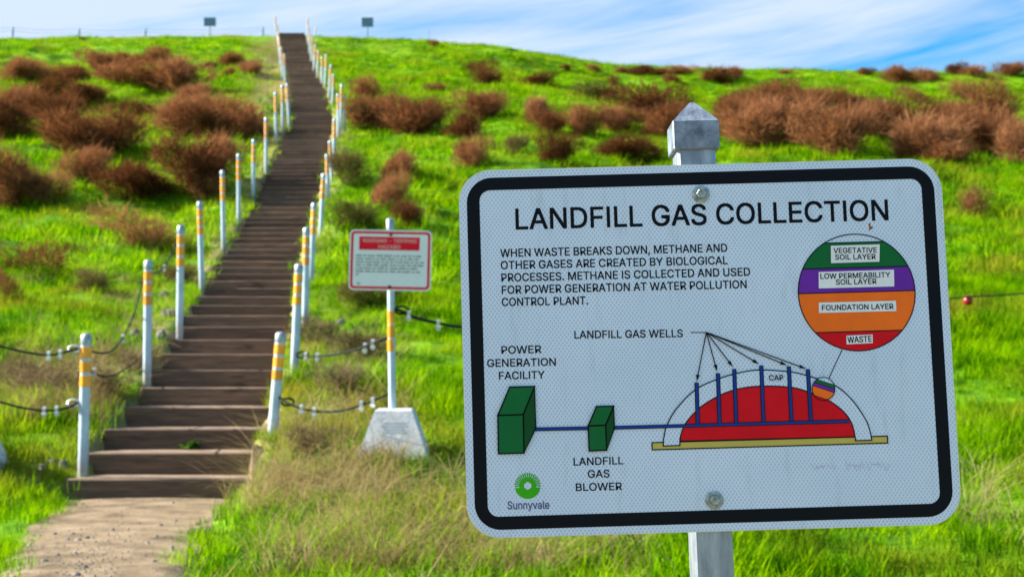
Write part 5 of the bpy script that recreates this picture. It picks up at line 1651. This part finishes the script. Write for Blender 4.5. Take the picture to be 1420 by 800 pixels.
GR = [tuft('tuft', 200 + k, 34, 0.13, 0.07, 0.19, 0.0042, M['grass'], 0.8) for k in range(4)] + \
     [tuft('tuft', 210 + k, 30, 0.12, 0.13, 0.27, 0.0045, M['grass'], 0.7) for k in range(2)] + \
     [tuft('tuft', 220 + k, 40, 0.34, 0.10, 0.26, 0.011, M['grass'], 0.9, 1) for k in range(4)]
Xa, Ya = field(24000, 5.0, 22)
k = free(Xa, Ya); Xa, Ya = Xa[k], Ya[k]
lush = vnoise(Xa / 1.3, Ya / 1.1, 12) + 0.5 * vnoise(Xa / 0.5, Ya / 0.5, 13)
keep = rg.uniform(-0.6, 0.5, len(Xa)) < lush + 0.42
Xa, Ya, lush = Xa[keep], Ya[keep], lush[keep]
va = np.where(rg.uniform(size=len(Xa)) < 0.2 + 0.5 * lush, rg.integers(4, 6, len(Xa)), rg.integers(0, 4, len(Xa)))
nearst = np.abs(Xa - np.where(Ya < 11, path_x(Ya), stair_x(Ya)))
sa = rg.uniform(0.75, 1.25, len(Xa)) * (1 + 0.5 * lush) * np.interp(nearst, [0.4, 0.9, 1.6], [0.55, 0.75, 1.0])
Xb, Yb = field(46000, 22, 84, 0.40, 2)
k = free(Xb, Yb, 0, 0.1)
st = stair_x(Yb)
left_strip = (Yb > 40) & (Xb < st) & (Xb > st - 2.2) & (rg.uniform(size=len(Xb)) < 0.72)
k &= ~left_strip
Xb, Yb = Xb[k], Yb[k]
lb = vnoise(Xb / 2.0, Yb / 1.8, 14)
vb = rg.integers(6, 10, len(Xb)); sb = rg.uniform(0.7, 1.3, len(Xb)) * (1 + 0.6 * lb) * np.interp(np.abs(Xb - stair_x(Yb)), [0.7, 1.6], [0.6, 1.0]) * np.interp(Yb, [60, 76], [1.0, 0.7])
X_, Y_ = np.concatenate([Xa, Xb]), np.concatenate([Ya, Yb])
n_ = len(X_)
rot_ = np.stack([rg.normal(0, 0.12, n_), rg.normal(0, 0.12, n_), rg.uniform(0, 6.28, n_)], 1)
scatter('grass', GR, seat(X_, Y_, 0.01), rot_, np.concatenate([sa, sb]), np.concatenate([va, vb]))
print('grass', n_)

DR = [tuft('stalks', 300 + k, 16, 0.10, 0.25, 0.60, 0.0024, M['straw'], 1.5, 4, 1.5) for k in range(3)] + \
     [tuft('stalks', 310 + k, 22, 0.14, 0.12, 0.30, 0.0024, M['straw'], 1.3, 2, 1.1) for k in range(3)]
pts = []


def patch_px(n, x0, x1, y0, y1):
    out = []
    for _ in range(n):
        g = ground_at(rg.uniform(x0, x1), rg.uniform(y0, y1), 6.5, 30)
        out.append((g.x, g.y))
    return out


pts += patch_px(310, 370, 650, 665, 800)
pts += patch_px(190, 390, 560, 590, 700)
pts += patch_px(80, 640, 900, 745, 800)
pts += patch_px(300, 0, 150, 495, 590)
pts += patch_px(130, 130, 330, 330, 520)
pts += patch_px(90, 440, 640, 150, 480)
pts += patch_px(120, 0, 360, 250, 480)
pts += patch_px(70, 330, 400, 640, 720)
pts += patch_px(120, 420, 560, 480, 590)
pts += patch_px(24, 160, 215, 430, 520)
pts += patch_px(30, 250, 300, 290, 340)
pts += patch_px(20, 1330, 1420, 590, 760)
for _ in range(260):
    y = math.sqrt(rg.uniform(12 ** 2, 74 ** 2)); s_ = rg.choice([-1, 1])
    pts.append((float(stair_x(y)) + s_ * (SW / 2 + 0.12 + abs(rg.normal()) * 0.45), y))
for _ in range(420):
    y = rg.uniform(40, 74)
    pts.append((float(stair_x(y)) - (SW / 2 + 0.1 + rg.uniform(0, 1.9)), y))
pa = np.array(pts); kk = free(pa[:, 0], pa[:, 1], 0.05, 0.05); pa = pa[kk]
n_ = len(pa)
far = pa[:, 1] > 30
sd_ = rg.uniform(0.65, 1.15, n_) * np.where(far, 1.3, 1.0)
scatter('dry_grass', DR, seat(pa[:, 0], pa[:, 1], 0.01), np.stack([rg.normal(0, 0.2, n_), rg.normal(0, 0.2, n_), rg.uniform(0, 6.28, n_)], 1), sd_, rg.integers(0, 6, n_))


def pebble(name, seed):
    r = np.random.default_rng(seed)
    mb = MB()
    V, Fs = [], []
    for i in range(6):
        for j in range(8):
            th, ph = math.pi * i / 5, 2 * math.pi * j / 8
            f = r.uniform(0.75, 1.15)
            V.append((math.sin(th) * math.cos(ph) * f, math.sin(th) * math.sin(ph) * f * 0.8, math.cos(th) * 0.6 * f))
    for i in range(5):
        for j in range(8):
            Fs.append((i * 8 + j, (i + 1) * 8 + j, (i + 1) * 8 + (j + 1) % 8, i * 8 + (j + 1) % 8))
    me = bpy.data.meshes.new(name); me.from_pydata(V, [], Fs); me.materials.append(M['pebble'])
    return bpy.data.objects.new(name, me)


n_ = 6500
Yp = rg.uniform(4, 10.9, n_); up = rg.uniform(-1, 1, n_)
Xp = path_x(Yp) + up * (path_hw(Yp) + 0.1)
dens = np.interp(Yp, [7, 8.2, 9.2, 10.9], [1.0, 0.7, 0.18, 0.07]) * np.interp(up, [-1, -0.2, 0.4, 1], [1.0, 0.8, 0.3, 0.4])
k = rg.uniform(size=n_) < dens
Xp, Yp, up = Xp[k], Yp[k], up[k]
n_ = len(Xp)
zp = terrain(Xp, Yp) + 0.014 + 0.02 * (1 - up ** 2)
scatter('gravel', [pebble('pebble', 400 + k) for k in range(4)], np.stack([Xp, Yp, zp], 1), rg.uniform(0, 6.28, (n_, 3)) * np.array([0.1, 0.1, 1]), 0.0025 + 0.006 * rg.uniform(size=n_) ** 3 + 0.014 * (rg.uniform(size=n_) > 0.985), rg.integers(0, 4, n_))
